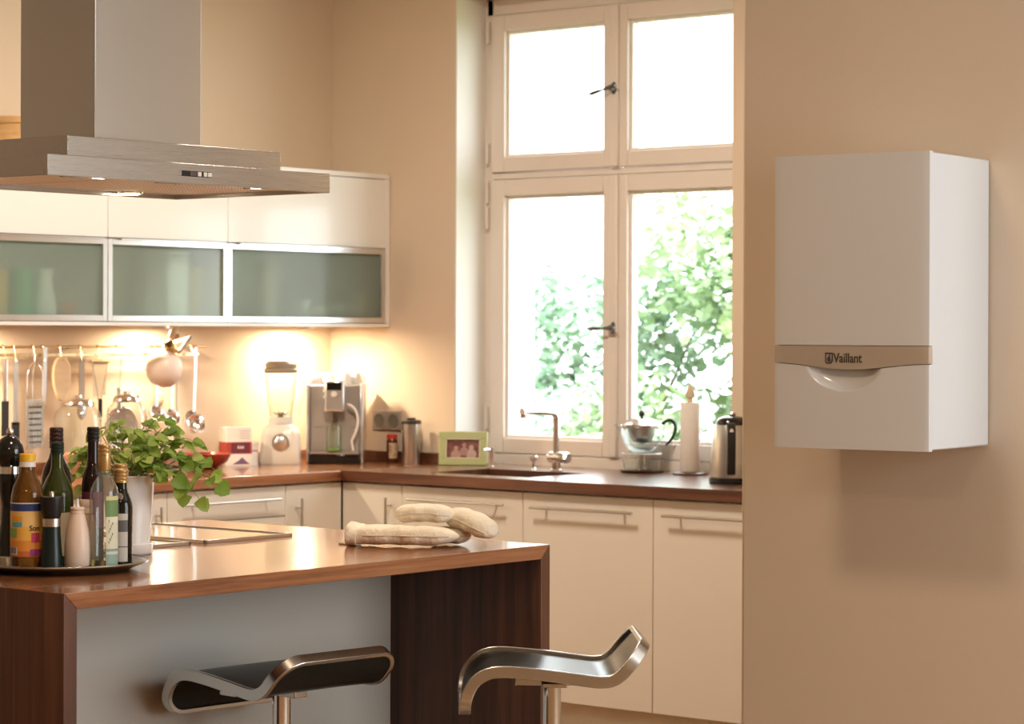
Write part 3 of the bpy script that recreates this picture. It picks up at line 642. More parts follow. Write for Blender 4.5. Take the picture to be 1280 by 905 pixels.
def label_mat(name, base, stripes, rough=.5):
    """printed paper: horizontal colour fields by height (object Z)"""
    m = mat(name, base, rough); n, l = nt(m); tc = n.new('ShaderNodeTexCoord'); sp = n.new('ShaderNodeSeparateXYZ'); l.new(tc.outputs['Generated'], sp.inputs[0])
    r = n.new('ShaderNodeValToRGB'); r.color_ramp.interpolation = 'CONSTANT'; e = r.color_ramp.elements
    while len(e) < len(stripes): e.new(.5)
    for i, (p_, c_) in enumerate(stripes): e[i].position = p_; e[i].color = (*c_, 1)
    l.new(sp.outputs[2], r.inputs[0]); l.new(r.outputs[0], n['Principled BSDF'].inputs['Base Color']); return m

# tall black pepper mill
pm = thing('pepper_mill', 'tall glossy black pepper mill with ball head and silver collar', 'mill', (-4.122, -2.900, TZ), 0, 'mills on the tray')
MB().lathe([(.001, .020), (.031, .020), (.029, .05), (.021, .10), (.019, .135), (.024, .165), (.027, .19), (.027, .210), (.001, .21)], 36).build('body', M_BLACKG, pm, smooth=60)
MB().lathe([(.001, 0), (.034, 0), (.034, .018), (.031, .021), (.001, .021)], 36).build('base_ring', M_NICKEL, pm)
MB().lathe([(.001, .210), (.0265, .210), (.0265, .226), (.001, .226)], 36).build('collar', M_CHROME, pm)
MB().lathe([(.001, .226), (.022, .226), (.030, .240), (.033, .258), (.030, .276), (.021, .290), (.010, .298), (.001, .299)], 36).build('head', M_BLACKG, pm, smooth=60)
MB().ellipsoid((0, 0, .306), (.0085, .0085, .0095)).build('knob', M_CHROME, pm)
# short black mill
sm = thing('pepper_mill', 'short matt black mill with silver band in the front row', 'mill', (-4.133, -3.060, TZ), 0, 'mills on the tray')
MB().lathe([(.001, 0), (.0255, 0), (.0245, .03), (.0205, .08), (.020, .097), (.001, .097)], 32).build('body', mat('mill_green_black', (.006, .016, .015), .32), sm, smooth=60)
MB().lathe([(.001, .097), (.0205, .097), (.0205, .115), (.001, .115)], 32).build('collar', M_NICKEL, sm)
MB().lathe([(.001, .115), (.019, .115), (.0235, .130), (.0265, .160), (.0265, .164), (.001, .164)], 32).build('head', M_BLACKP, sm, smooth=60)
MB().lathe([(.001, .164), (.006, .164), (.006, .173), (.004, .176), (.001, .176)], 16).build('knob', M_NICKEL, sm)
# cooking oil with printed label
ob = bottle('oil_bottle', 'plastic cooking oil bottle with yellow cap and orange printed label', -4.148, -2.994, [(.001, 0), (.036, 0), (.038, .004), (.038, .150), (.037, .165), (.033, .185), (.022, .208), (.0165, .222), (.0160, .236), (.001, .236)], G_AMBER)
cap(ob, .0185, .230, .242, M_WHITEP, 'cap_ring'); cap(ob, .0180, .2425, .260, mat('yellow_cap', (.85, .50, .03), .4))
aL, aR = VIEW - 1.25, VIEW + 1.25
m = label_mat('oil_label', (.8, .4, .1), [(0, (.62, .16, .05)), (.10, (.80, .30, .05)), (.30, (.86, .46, .08)), (.55, (.84, .55, .20)), (.84, (.03, .05, .18)), (.98, (.8, .8, .8))])
lb = band_patch(ob, 'front_label', .038, .028, .150, aL, aR, m)
def chip(parent, name, r, a0, a1, z0, z1, col): return band_patch(parent, name, r, z0, z1, a0, a1, mat(name + '_%d%d%d' % tuple(int(c * 99) for c in col), col, .5), 6)
chip(lb, 'print_field', .0386, VIEW - .85, VIEW - .10, .108, .120, (.85, .40, .05)); chip(lb, 'print_field', .0386, VIEW - .85, VIEW - .12, .096, .106, (.10, .45, .55))
chip(lb, 'print_field', .0386, VIEW - 1.2, VIEW - .45, .072, .092, (.25, .45, .12)); chip(lb, 'print_field', .0386, VIEW + .42, VIEW + .95, .060, .082, (.55, .05, .12)); chip(lb, 'print_field', .0386, VIEW + .35, VIEW + 1.1, .030, .045, (.35, .05, .22))
chip(lb, 'barcode', .0386, VIEW - 1.15, VIEW - .4, .032, .050, (.75, .72, .70))
for i in range(7): chip(lb, 'barcode_bar', .0390, VIEW - 1.08 + i * .09, VIEW - 1.045 + i * .09 + .02 * (i % 2), .035, .049, (.05, .05, .05))
tm = text_mesh('Son', .017, .0002); tm.v = [((.0392 + z_) * cos(VIEW + .62 + x / .0392), (.0392 + z_) * sin(VIEW + .62 + x / .0392), .092 + y) for x, y, z_ in tm.v]
tm.build('print_lettering', mat('print_black', (.02, .02, .03), .5), lb, smooth=0)
# tall dark bottle, back left
d1 = bottle('wine_bottle', 'dark bottle with ribbed brown cap standing behind the green bottle', -3.975, -2.890, [(.001, 0), (.034, 0), (.036, .005), (.036, .190), (.031, .215), (.018, .240), (.0145, .255), (.0140, .296), (.001, .296)], G_DARK)
cap(d1, .0165, .262, .312, mat('dark_red_cap', (.045, .018, .015), .35), ribs=5)
# green bottle
gb = bottle('olive_oil_bottle', 'green glass bottle with ribbed dark cap behind the short mill', -4.033, -2.961, [(.001, 0), (.036, 0), (.038, .005), (.038, .155), (.036, .170), (.026, .195), (.017, .212), (.0138, .225), (.0135, .262), (.001, .262)], G_GREEN)
cap(gb, .0158, .252, .281, mat('dark_green_cap', (.015, .028, .018), .35), ribs=4)
band_patch(gb, 'paper_label', .038, .02, .12, VIEW - 1.1, VIEW + 1.1, mat('cream_paper', (.62, .52, .36), .6))
# squeezy sauce bottle
wb = bottle('squeeze_bottle', 'small milky pink squeeze bottle with nozzle in the front row', -4.086, -3.094, [(.001, .004), (.028, .004), (.0295, .008), (.0295, .055), (.026, .085), (.0185, .118), (.015, .128), (.001, .128)], mat('milky_plastic', (.78, .62, .52), .35, sub=.2))
MB().lathe([(.001, 0), (.028, 0), (.0292, .004), (.0292, .012), (.001, .012)], 28).build('sauce_foot', mat('sauce_dark', (.03, .05, .05), .3), wb)
cap(wb, .0165, .124, .140, mat('pinkish_cap', (.76, .58, .47), .4), ribs=2)
MB().lathe([(.001, .139), (.006, .139), (.0045, .143), (.0022, .158), (.001, .159)], 14).build('nozzle', M_WHITEP, wb)
# second pinkish bottle behind
pb = bottle('squeeze_bottle', 'pinkish capped bottle half hidden behind the clear vinegar bottle', -4.011, -3.036, [(.001, 0), (.022, 0), (.023, .004), (.023, .09), (.018, .112), (.013, .120), (.001, .12)], mat('tan_plastic', (.55, .33, .22), .35))
cap(pb, .0165, .118, .150, MATS['pinkish_cap'], ribs=2)
# tall dark bottle right
d2 = bottle('wine_bottle', 'tall slim dark bottle with purple label behind the clear one', -3.954, -2.995, [(.001, 0), (.024, 0), (.0255, .004), (.0255, .185), (.023, .205), (.0150, .225), (.0130, .240), (.0125, .296), (.001, .296)], G_DARK)
cap(d2, .0145, .280, .315, M_BLACKP, ribs=4)
band_patch(d2, 'paper_label', .0255, .08, .165, VIEW - 1.2, VIEW + 1.2, mat('purple_paper', (.14, .03, .07), .5))
# clear vinegar bottle
M_CLEARB = thin_glass('bottle_clear', (.93, .95, .91), 2.2, milk=.07, milkcol=(.8, .82, .78))
cb = bottle('vinegar_bottle', 'clear glass vinegar bottle with gold foil neck and green label', -4.037, -3.129, [(.001, 0), (.030, 0), (.0325, .004), (.0325, .168), (.031, .180), (.024, .195), (.0155, .208), (.0125, .222), (.0120, .275), (.001, .275)], M_CLEARB)
MB().lathe([(.001, .003), (.030, .003), (.0308, .006), (.0308, .020), (.001, .020)], 28).build('vinegar', M_OIL, cb)
M_GOLD = mat('gold_foil', (.62, .42, .18), .35, .8)
cap(cb, .0142, .256, .282, M_GOLD, ribs=3); MB().lathe([(.0135, .222), (.0145, .224), (.0140, .256), (.0130, .256)], 24).build('neck_foil', M_GOLD, cb)
m = label_mat('vinegar_label', (.7, .7, .6), [(0, (.30, .42, .36)), (.16, (.62, .66, .60)), (.20, (.25, .38, .32)), (.24, (.72, .70, .56)), (.62, (.78, .76, .60)), (.70, (.16, .28, .10)), (.94, (.62, .60, .30))])
lb = band_patch(cb, 'front_label', .0325, .008, .165, VIEW + .28, VIEW + 1.35, m)
for i in range(9): chip(lb, 'olive_leaf', .0331, VIEW + .45 + .09 * (i % 4), VIEW + .52 + .09 * (i % 4), .058 + .006 * i, .064 + .006 * i, (.12, .22, .06) if i % 2 else (.30, .34, .14))
# balsamic bottles with gold caps
for x, y, lab, hgt in ((-3.979, -3.121, 'black balsamic bottle with gold cap and round seal beside the pot', .223), (-3.893, -3.021, 'gold capped dark bottle directly behind the balsamic bottle', .228)):
    q_ = bottle('balsamic_bottle', lab, x, y, [(.001, 0), (.024, 0), (.0262, .004), (.0262, .135), (.0235, .152), (.0150, .172), (.0130, .182), (.0125, .20), (.001, .20)], G_BLK)
    cap(q_, .0165, hgt - .032, hgt, M_GOLD, ribs=4)
    if y < -3.1:
        band_patch(q_, 'paper_label', .0262, .012, .122, VIEW - .95, VIEW + .75, label_mat('balsamic_label', (.5, .5, .48), [(0, (.55, .53, .50)), (.30, (.08, .08, .08)), (.32, (.55, .53, .50)), (.62, (.12, .12, .12)), (.86, (.56, .54, .51))]))
        sl = MB().lathe([(.001, .002), (.006, .002), (.007, .003), (.009, .003), (.010, 0)], 20)
        sl.v = [(x_ * -sin(VIEW - .1) + (.0195 + z_) * cos(VIEW - .1), x_ * cos(VIEW - .1) + (.0195 + z_) * sin(VIEW - .1), .160 + y_) for x_, y_, z_ in sl.v]
        sl.build('seal', M_NICKEL, q_)

# ------------------------------------------------------------------ potted herb
pl = thing('potted_herb', 'bushy green herb trailing from a tall white pot', 'potted plant', (-3.691, -2.827, CT))
MB().lathe([(.001, .004), (.049, .004), (.051, .03), (.058, .10), (.062, .188), (.064, .190), (.064, .194), (.059, .194), (.056, .17), (.001, .165)], 48).build('pot', M_WHITEC, pl, smooth=50)
MB().lathe([(.001, 0), (.054, 0), (.058, .004), (.060, .026), (.058, .028), (.053, .012), (.001, .010)], 48).build('saucer', M_WHITEC, pl, smooth=50)
MB().lathe([(.001, .172), (.03, .174), (.0572, .170)], 24).build('soil', varied('soil', (.04, .025, .015), (.08, .05, .03), 60, rough=.95), pl)
M_HERB = [varied('herb_leaf_a', (.14, .27, .035), (.26, .42, .07), 30, rough=.42), varied('herb_leaf_b', (.24, .38, .05), (.40, .52, .12), 30, rough=.42), varied('herb_leaf_c', (.38, .48, .12), (.52, .60, .22), 30, rough=.45)]
for m in M_HERB:
    n, l = nt(m); b_ = n['Principled BSDF']; tl = n.new('ShaderNodeBsdfTranslucent'); src = b_.inputs['Base Color'].links[0].from_socket; l.new(src, tl.inputs[0])
    mx = n.new('ShaderNodeMixShader'); mx.inputs[0].default_value = .35; l.new(b_.outputs[0], mx.inputs[1]); l.new(tl.outputs[0], mx.inputs[2]); l.new(mx.outputs[0], n['Material Output'].inputs[0])
M_STEM = varied('herb_stem', (.20, .26, .07), (.34, .30, .12), 20, rough=.6)
def leaf_mesh(k, curl):
    b = MB(); nu, nv = 4, 6
    def fn(u, v):
        t = v; wv = .46 * (sin(pi * min(1, t * 1.0) ** .70) ** .62) * (1 + .10 * sin(t * 22 + k)); s_ = 2 * u - 1
        return (s_ * wv, t, .12 * abs(s_) ** 1.3 * wv * 2 - curl * t * t)
    b.grid(fn, nu, nv); o = b.build('leaf', M_HERB[k], None, smooth=60); me = o.data; bpy.data.objects.remove(o); return me
LEAF = [leaf_mesh(k, c_) for k, c_ in ((0, .18), (1, .3), (2, .1))]
hrng = random.Random(21)
def put_leaf(p, d, nrm, size, k):
    o = bpy.data.objects.new('leaf', LEAF[k]); COL.objects.link(o); o.parent = pl
    y_ = d.normalized(); z_ = (nrm - y_ * nrm.dot(y_)).normalized(); x_ = y_.cross(z_)
    mm = Matrix((x_, y_, z_)).transposed().to_4x4(); mm.translation = p; o.matrix_local = mm @ Matrix.Diagonal((size * hrng.uniform(.85, 1.2), size, size, 1))
IR = Vector((RGT.x, RGT.y, 0)); IF = Vector((FWD.x, FWD.y, 0))
nleaf = 0
# stems: (reach to image right, reach in depth, height of tip above pot rim)
tips = [(.085, .0, .135), (.075, -.05, .09), (.045, .03, .12), (.02, -.02, .10), (-.02, .05, .10), (-.06, -.01, .055), (-.10, .0, .065), (-.13, .02, .03), (-.15, -.01, -.005), (.10, -.04, .055), (.13, .02, .075), (.14, -.03, .03),
        (.165, -.01, .04), (.19, -.04, -.01), (.175, -.05, -.055), (.215, -.03, -.02), (.16, .05, .07), (.09, .06, .10), (.05, -.07, .045), (.0, -.06, .05), (-.06, .06, .10), (.12, -.07, .0), (.145, -.065, -.045), (.205, .01, .012), (.06, -.05, .07), (.115, .03, .10), (.03, .0, .075), (-.03, .0, .125), (.155, -.02, .085), (.07, -.08, .02), (-.115, .03, -.03), (-.14, .03, .045), (-.155, .0, .03), (-.135, -.02, -.015), (-.09, .02, .10), (-.125, .04, .06)]
for ti, (ar, ad, ah) in enumerate(tips):
    base = Vector((0, 0, .172)) + IR * (ar * .15 + hrng.uniform(-.02, .02)) + IF * (ad * .15 + hrng.uniform(-.02, .02))
    tip = Vector((0, 0, .194 + ah)) + IR * (ar * 1.02) + IF * ad
    mid = base * .45 + tip * .55; mid.z = max(base.z, tip.z) + .025 + .25 * abs(ar) * (1 if ah < .04 else .2)
    pts = []
    for i in range(11):
        t = i / 10; pts.append(base * (1 - t) ** 2 + mid * 2 * t * (1 - t) + tip * t * t)
    MB().tube(pts, [.0016 - .0009 * i / 10 for i in range(11)], 5).build('stem', M_STEM, pl)
    for i in range(2, 11):
        p = pts[i]; tg = (pts[min(i + 1, 10)] - pts[i - 1]).normalized()
        for s_ in ((0, 1) if i < 10 else (0, 1, 2)):
            if hrng.random() < (.8 if i < 4 else .42): continue
            a_ = hrng.uniform(0, pi) + s_ * pi + i * pi / 2
            sd = Vector((cos(a_), sin(a_), 0)); d = (sd * .9 + tg * .6 + Vector((0, 0, hrng.uniform(-.35, .25)))).normalized()
            if s_ == 2: d = tg
            nr = (Vector((0, 0, 1)) + Vector((hrng.uniform(-.9, .9), hrng.uniform(-.9, .9), 0)) - IF * .55).normalized()
            k_ = hrng.choice([0, 0, 1, 1, 1, 2] if ar > -.03 else [1, 2, 2])
            put_leaf(p, d, nr, hrng.uniform(.018, .035) * (1.15 if ah < .03 else 1), k_); nleaf += 1

# ------------------------------------------------------------------ oven mitts on the island
M_CLOTH = varied('quilted_cotton', (.76, .66, .51), (.86, .77, .63), 22, bstr=1.0, bd=.012, rough=.9)
M_CLOTH2 = varied('beige_cotton', (.64, .55, .43), (.70, .61, .49), 25, bstr=.35, bd=.006, rough=.9)
def pillow(mb, path, widths, heights, n_=20, side=None):
    """soft elongated cushion along a path: elliptical sections"""
    path = [Vector(p) for p in path]; k = len(mb.v)
    for i, p in enumerate(path):
        t = (path[min(i + 1, len(path) - 1)] - path[max(i - 1, 0)]).normalized(); sd = Vector((0, 0, 1)).cross(t).normalized(); up = t.cross(sd)
        for j in range(n_):
            a_ = 2 * pi * j / n_; cs, sn = cos(a_), sin(a_)
            puff = 1 + .07 * sin(i * 1.9 + j * .7) + .04 * sin(i * 4.1 - j * 1.3)
            mb.v.append(tuple(p + sd * (math.copysign(abs(cs) ** .85, cs) * widths[i] * puff) + up * (math.copysign(abs(sn) ** .8, sn) * heights[i] * puff)))
    for i in range(len(path) - 1):
        for j in range(n_): j2 = (j + 1) % n_; mb.f.append((k + i * n_ + j, k + i * n_ + j2, k + (i + 1) * n_ + j2, k + (i + 1) * n_ + j))
    return k
def mitt_lobe(name, parent, p0, p1, w_, h_, sag=0, m_=None, cuff=False, taper=1.0):
    p0, p1 = Vector(p0), Vector(p1); N_ = 13; mb = MB(); pth, ws, hs = [], [], []
    for i in range(N_):
        t = i / (N_ - 1); p = p0.lerp(p1, t); p.z += sag * sin(pi * t); pth.append(p)
        e0 = 1 if cuff else min(1, (t / .12 + .02)) ** .5; e1 = min(1, ((1 - t) / .22 + .004)) ** .5; g = min(e0, e1) * (1 + (taper - 1) * t)
        wob = 1 + .06 * sin(t * 17 + p0.x * 30)
        ws.append(w_ * g * wob); hs.append(h_ * g * (1 + .05 * sin(t * 23)))
    k = pillow(mb, pth, ws, hs)
    if not cuff: mb.f.append(tuple(k + j for j in range(20)))
    mb.f.append(tuple(k + (N_ - 1) * 20 + j for j in range(20)))
    o = mb.build(name, m_ or M_CLOTH, parent, smooth=80, sub=1)
    # stitched seam along both long sides
    sb = MB()
    for s_ in (-1, 1):
        ln = []
        for i in range(1, N_ - 1):
            t = (pth[min(i + 1, N_ - 1)] - pth[max(i - 1, 0)]).normalized(); sd = Vector((0, 0, 1)).cross(t).normalized(); ln.append(pth[i] + sd * (s_ * ws[i] * 1.0) + Vector((0, 0, .001)))
        sb.tube(ln, .0022, 6)
    sb.build('piping', M_CLOTH2, o)
    return o
def img(px_r, dep, z): return IR * px_r + IF * dep + Vector((0, 0, z))   # image-right / depth offsets round an anchor
A = Vector((-3.085, -3.215, CT))
m1 = thing('oven_mitt', 'quilted cream oven mitt lying flat with cuff and loop at left', 'oven mitt', tuple(A), 0, 'oven mitts on the island')
mitt_lobe('hand', m1, img(-.135, .045, .0285), img(.125, -.015, .0285), .050, .0255, .001, cuff=True)
mitt_lobe('thumb', m1, img(.04, .095, .0255), img(.152, .060, .0245), .034, .022, .0, M_CLOTH2)
cf = MB(); k = pillow(cf, [img(-.162, .052, .031), img(-.150, .050, .0305), img(-.140, .047, .028), img(-.128, .044, .0265)], [.049, .053, .049, .0505], [.029, .030, .026, .0258]); cf.build('cuff', M_CLOTH, m1, smooth=80, sub=1, solid=.004)
MB().tube([img(-.155, .06, .005), img(-.175, .08, .0035), img(-.19, .085, .0035), img(-.185, .075, .0035), img(-.165, .055, .0035), img(-.15, .05, .004)], .0032, 8).build('hanging_loop', M_CLOTH2, m1)
m2_ = thing('oven_mitt', 'folded cream oven mitt resting on top of the flat one', 'oven mitt', tuple(A), 0, 'oven mitts on the island')
mitt_lobe('hand', m2_, img(-.045, .085, .0755), img(.115, .050, .0745), .047, .0235, .008)
mitt_lobe('thumb', m2_, img(.095, .10, .070), img(.214, .0, .0285), .042, .027, .012)

# ------------------------------------------------------------------ tap and sink fittings
fa = thing('kitchen_tap', 'chrome L shaped mixer tap beside the sink', 'tap', (-.06, -1.285, CT))
MB().lathe([(.001, 0), (.026, 0), (.026, .004), (.020, .006), (.020, .036), (.001, .036)], 28).build('base', M_CHROME, fa)
pth = [(0, 0, .03), (0, 0, .20)] + [(-.03 + .03 * cos(a_), 0, .20 + .03 * sin(a_) * 1.0) for a_ in [i * pi / 12 for i in range(1, 7)]] + [(-.10, 0, .236), (-.20, 0, .238), (-.215, 0, .238)]
MB().tube(pth, .0135, 18).build('spout', M_CHROME, fa)
MB().lathe([(.001, 0), (.012, 0), (.013, .018), (.001, .018)], 18, (-.208, 0, .212)).build('aerator', M_CHROME, fa)
MB().tube([(.0, .035, .050), (.0, .030, .051), (0, -.055, .051), (0, -.062, .051)], [.020, .023, .023, .018], 20).build('mixer_body', M_CHROME, fa)
MB().tube([(-.01, -.05, .066), (-.06, -.085, .048), (-.07, -.092, .046)], [.010, .008, .006], 12).build('lever', M_CHROME, fa)
sd = thing('soap_dispenser', 'small chrome soap dispenser beside the picture frame', 'soap dispenser', (-.03, -.925, CT))
MB().lathe([(.001, 0), (.016, 0), (.016, .004), (.010, .006), (.010, .055), (.012, .058), (.012, .078), (.001, .078)], 20).build('pump_body', M_CHROME, sd)
MB().tube([(0, 0, .070), (-.045, 0, .070), (-.05, 0, .066)], .006, 10).build('spout', M_CHROME, sd)
kn = MB().lathe([(.001, 0), (.012, 0), (.010, .004), (.006, .008), (.006, .026), (.014, .034), (.017, .050), (.014, .055), (.001, .055)], 20).build('drain_knob', M_CHROME); kn.location = (-.055, -1.165, CT); tag(kn, 'small chrome turning knob on the worktop left of the tap', 'knob')

# ------------------------------------------------------------------ teapot on its warmer
tp = thing('tea_warmer', 'glass tea warmer on dark round base by the window', 'tea warmer', (.075, -1.605, CT))
MB().lathe([(.001, 0), (.078, 0), (.088, .006), (.090, .010), (.084, .012), (.001, .012)], 36).build('base_dish', mat('pewter', (.34, .27, .22), .3, 1.0), tp)
MB().lathe([(.070, .0125), (.074, .03), (.076, .055), (.074, .0695)], 36).build('glass_ring', M_GLASSJ, tp)
for i in range(4):
    a_ = i * pi / 2 + .5; MB().tube([(.068 * cos(a_), .068 * sin(a_), .012), (.074 * cos(a_), .074 * sin(a_), .070)], .003, 8).build('support_rod', M_CHROME, tp)
MB().lathe([(.066, .070), (.078, .070), (.080, .073), (.078, .076), (.066, .076), (.066, .070)], 36).build('top_ring', M_WHITEC, tp)
MB().lathe([(.001, .012), (.019, .012), (.020, .028), (.001, .028)], 20).build('candle', mat('wax', (.85, .82, .76), .5), tp)
te = thing('teapot', 'round glass teapot with steel strainer lid and black handle', 'teapot', (.075, -1.605, CT + .077))
MB().lathe([(.001, .0), (.035, .0), (.062, .022), (.078, .055), (.080, .085), (.078, .1), (.076, .098), (.077, .085), (.075, .056), (.060, .025), (.034, .003), (.001, .003)], 40).build('glass_bowl', M_GLASSJ, te, smooth=60)
MB().lathe([(.001, .035), (.032, .040), (.052, .070), (.060, .102), (.001, .102)], 32).build('strainer', brushed('strainer_steel', (.72, .72, .72), 2, .3), te, smooth=60)
MB().lathe([(.080, .098), (.083, .100), (.083, .110), (.078, .112), (.060, .126), (.030, .135), (.001, .137)], 40).build('lid', M_CHROME, te, smooth=60)
MB().ellipsoid((0, 0, .152), (.013, .013, .014)).lathe([(.006, .134), (.006, .145)], 12).build('lid_knob', M_BLACKG, te)
hnd = [RGT * .075 + Vector((0, 0, .104)), RGT * .095 + Vector((0, 0, .128)), RGT * .118 + Vector((0, 0, .130)), RGT * .134 + Vector((0, 0, .108)), RGT * .130 + Vector((0, 0, .075)), RGT * .112 + Vector((0, 0, .045)), RGT * .090 + Vector((0, 0, .026))]
MB().tube(hnd, [.008, .008, .008, .0085, .008, .006, .004], 12).build('handle', M_BLACKP, te, sub=1)
MB().tube([-RGT * .07 + Vector((0, 0, .085)), -RGT * .095 + Vector((0, 0, .100)), -RGT * .108 + Vector((0, 0, .108))], [.013, .010, .008], 12).build('spout', M_GLASSJ, te)

# paper towel stand
pt = thing('paper_towel_stand', 'upright paper towel stand with wooden cone finial', 'paper towel stand', (.062, -1.845, CT))
MB().lathe([(.001, 0), (.066, 0), (.067, .006), (.060, .011), (.001, .012)], 40).build('base', mat('dark_wood_base', (.11, .07, .05), .35), pt)
MB().lathe([(.016, .0125), (.037, .0125), (.038, .014), (.038, .276), (.037, .278), (.016, .278)], 40).build('paper_roll', varied('paper', (.84, .80, .76), (.87, .83, .79), 40, bstr=.2, bd=.003, rough=.95), pt)
MB().lathe([(.012, .012), (.012, .282)], 14).build('rod', M_NICKEL, pt)
MB().lathe([(.001, .280), (.012, .281), (.013, .288), (.009, .292), (.018, .298), (.020, .308), (.012, .332), (.003, .352), (.001, .353)], 24).build('finial', varied('pale_wood', (.60, .50, .34), (.68, .57, .40), 12, (1, 1, 5), rough=.5), pt, smooth=60)

# kettle
ke = thing('kettle', 'brushed steel cordless kettle with black handle beside the wall edge', 'kettle', (-.27, -2.27, CT), VIEW)
MB().lathe([(.001, 0), (.084, 0), (.086, .006), (.084, .020), (.001, .020)], 40).build('power_base', M_BLACKP, ke)
MB().lathe([(.001, .021), (.082, .021), (.083, .03), (.080, .09), (.074, .15), (.066, .195), (.060, .212), (.001, .212)], 48).build('body', M_STEELZ, ke, smooth=60)
MB().lathe([(.061, .212), (.060, .222), (.050, .236), (.030, .243), (.001, .245)], 40).build('lid', M_BLACKG, ke, smooth=60)
MB().lathe([(.008, .243), (.014, .250), (.010, .258), (.001, .259)], 20).build('lid_knob', M_NICKEL, ke)
hp = [(.058, -.012, .205), (.082, -.012, .212), (.094, -.012, .200), (.099, -.012, .15), (.098, -.012, .08), (.092, -.012, .035)]
MB().tube(hp, 1.0, prof=[(.010, .015), (-.010, .015), (-.010, -.015), (.010, -.015)]).build('handle', M_BLACKP, ke, bevel=.004, smooth=60)
sw_ = MB().lathe([(.001, .003), (.007, .003), (.009, 0), (.011, .002), (.012, -.004)], 18); sw_.v = [(.102 + z_, -.012 + x_, .193 + y_) for x_, y_, z_ in sw_.v]; sw_.build('switch_ring', M_CHROME, ke)

# ------------------------------------------------------------------ sockets, spice jar, flask, photo frame
so = thing('wall_socket', 'double grey wall socket beside the coffee machine', 'socket', (0, -.332, 1.083))
M_SOCK = mat('socket_grey', (.42, .38, .32), .4, .3)
for dy in (.041, -.041):
    s_ = MB().box(-.010, 0, dy - .040, dy + .040, -.040, .040).build('frame', M_SOCK, so, bevel=.003)
    rr = MB().lathe([(.029, .001), (.027, .004), (.022, .003), (.020, -.004), (.001, -.004)], 28); rr.v = [(-.0105 - z_ * .9, dy + x_, y_) for x_, y_, z_ in rr.v]; rr.build('socket_insert', mat('socket_dark', (.20, .18, .15), .45), s_)
    for zz in (-.008, .008):
        pn = MB(); pn.tube([(-.0075, dy + zz, 0), (-.0065, dy + zz, 0)], .0025, 8); pn.build('pin_hole', M_BLACKP, s_)
sj = thing('spice_jar', 'dark spice jar with red lid and picture label under the socket', 'jar', (-.055, -.405, CT))
MB().lathe([(.001, 0), (.023, 0), (.024, .003), (.024, .090), (.020, .098), (.001, .098)], 28).build('body', glassy('brown_spice', (.10, .03, .015), .1), sj)
cap(sj, .0225, .098, .118, mat('red_lid', (.55, .05, .02), .4)); band_patch(sj, 'label', .024, .018, .082, VIEW - .5, VIEW + 1.2, varied('spice_label', (.75, .62, .42), (.35, .2, .1), 60, rough=.5))
fl = thing('vacuum_flask', 'slim brushed steel thermos cup with dark lid', 'flask', (-.075, -.53, CT))
MB().lathe([(.001, 0), (.034, 0), (.036, .004), (.040, .165), (.001, .165)], 36).build('body', M_STEELZ, fl, smooth=60)
MB().lathe([(.001, .165), (.041, .165), (.042, .176), (.036, .182), (.001, .183)], 36).build('lid', mat('dark_lid', (.05, .04, .035), .35), fl)
MB().box(-.02, .02, -.006, .006, .183, .190).build('lid_slider', M_BLACKP, fl)
pf = thing('photo_frame', 'light green photo frame with a family snapshot below the window', 'photo frame', (-.035, -.775, CT), 0)
pf.rotation_euler = (rad(-8), 0, ANG - pi / 2 - rad(8))     # local -Y faces the viewer
M_PFG = mat('frame_green', (.50, .56, .28), .4); fw_, fh_ = .100, .140; bd = .029
b = MB(); b.box(-fw_, fw_, 0, .014, .002, bd); b.box(-fw_, fw_, 0, .014, fh_ - bd, fh_); b.box(-fw_, -fw_ + bd, 0, .014, bd, fh_ - bd); b.box(fw_ - bd, fw_, 0, .014, bd, fh_ - bd); b.build('frame', M_PFG, pf, bevel=.002)
b = MB(); g_ = .004; b.box(-fw_ + bd, fw_ - bd, -.001, .006, bd, bd + g_); b.box(-fw_ + bd, fw_ - bd, -.001, .006, fh_ - bd - g_, fh_ - bd); b.box(-fw_ + bd, -fw_ + bd + g_, -.001, .006, bd, fh_ - bd); b.box(fw_ - bd - g_, fw_ - bd, -.001, .006, bd, fh_ - bd); b.build('inner_edge', mat('ivory', (.80, .74, .60), .4), pf)
pc = MB().box(-fw_ + bd, fw_ - bd, .008, .011, bd, fh_ - bd).build('photo_print', varied('photo_back', (.14, .05, .05), (.30, .16, .13), 30, rough=.25), pf)
for x_, z_, s_, c_ in ((-.030, .052, 1.0, (.55, .34, .30)), (.004, .066, .85, (.50, .30, .28)), (.034, .056, 1.0, (.66, .48, .44))):
    o_ = MB().ellipsoid((x_, .0079, z_ + .018), (.010 * s_, .0006, .012 * s_), 14, 8).ellipsoid((x_, .0079, z_ - .008), (.022 * s_, .0006, .020 * s_), 14, 8); o_.v = [(a_, b2, max(bd + .001, c2)) for a_, b2, c2 in o_.v]; o_.build('printed_figure', varied('printed_figure%d' % int(s_ * 10 + x_ * 1000), c_, tuple(q * .7 for q in c_), 60, rough=.3), pc)
MB().box(-.02, .02, .014, .02, .01, .12).build('easel_back', M_BLACKP, pf)

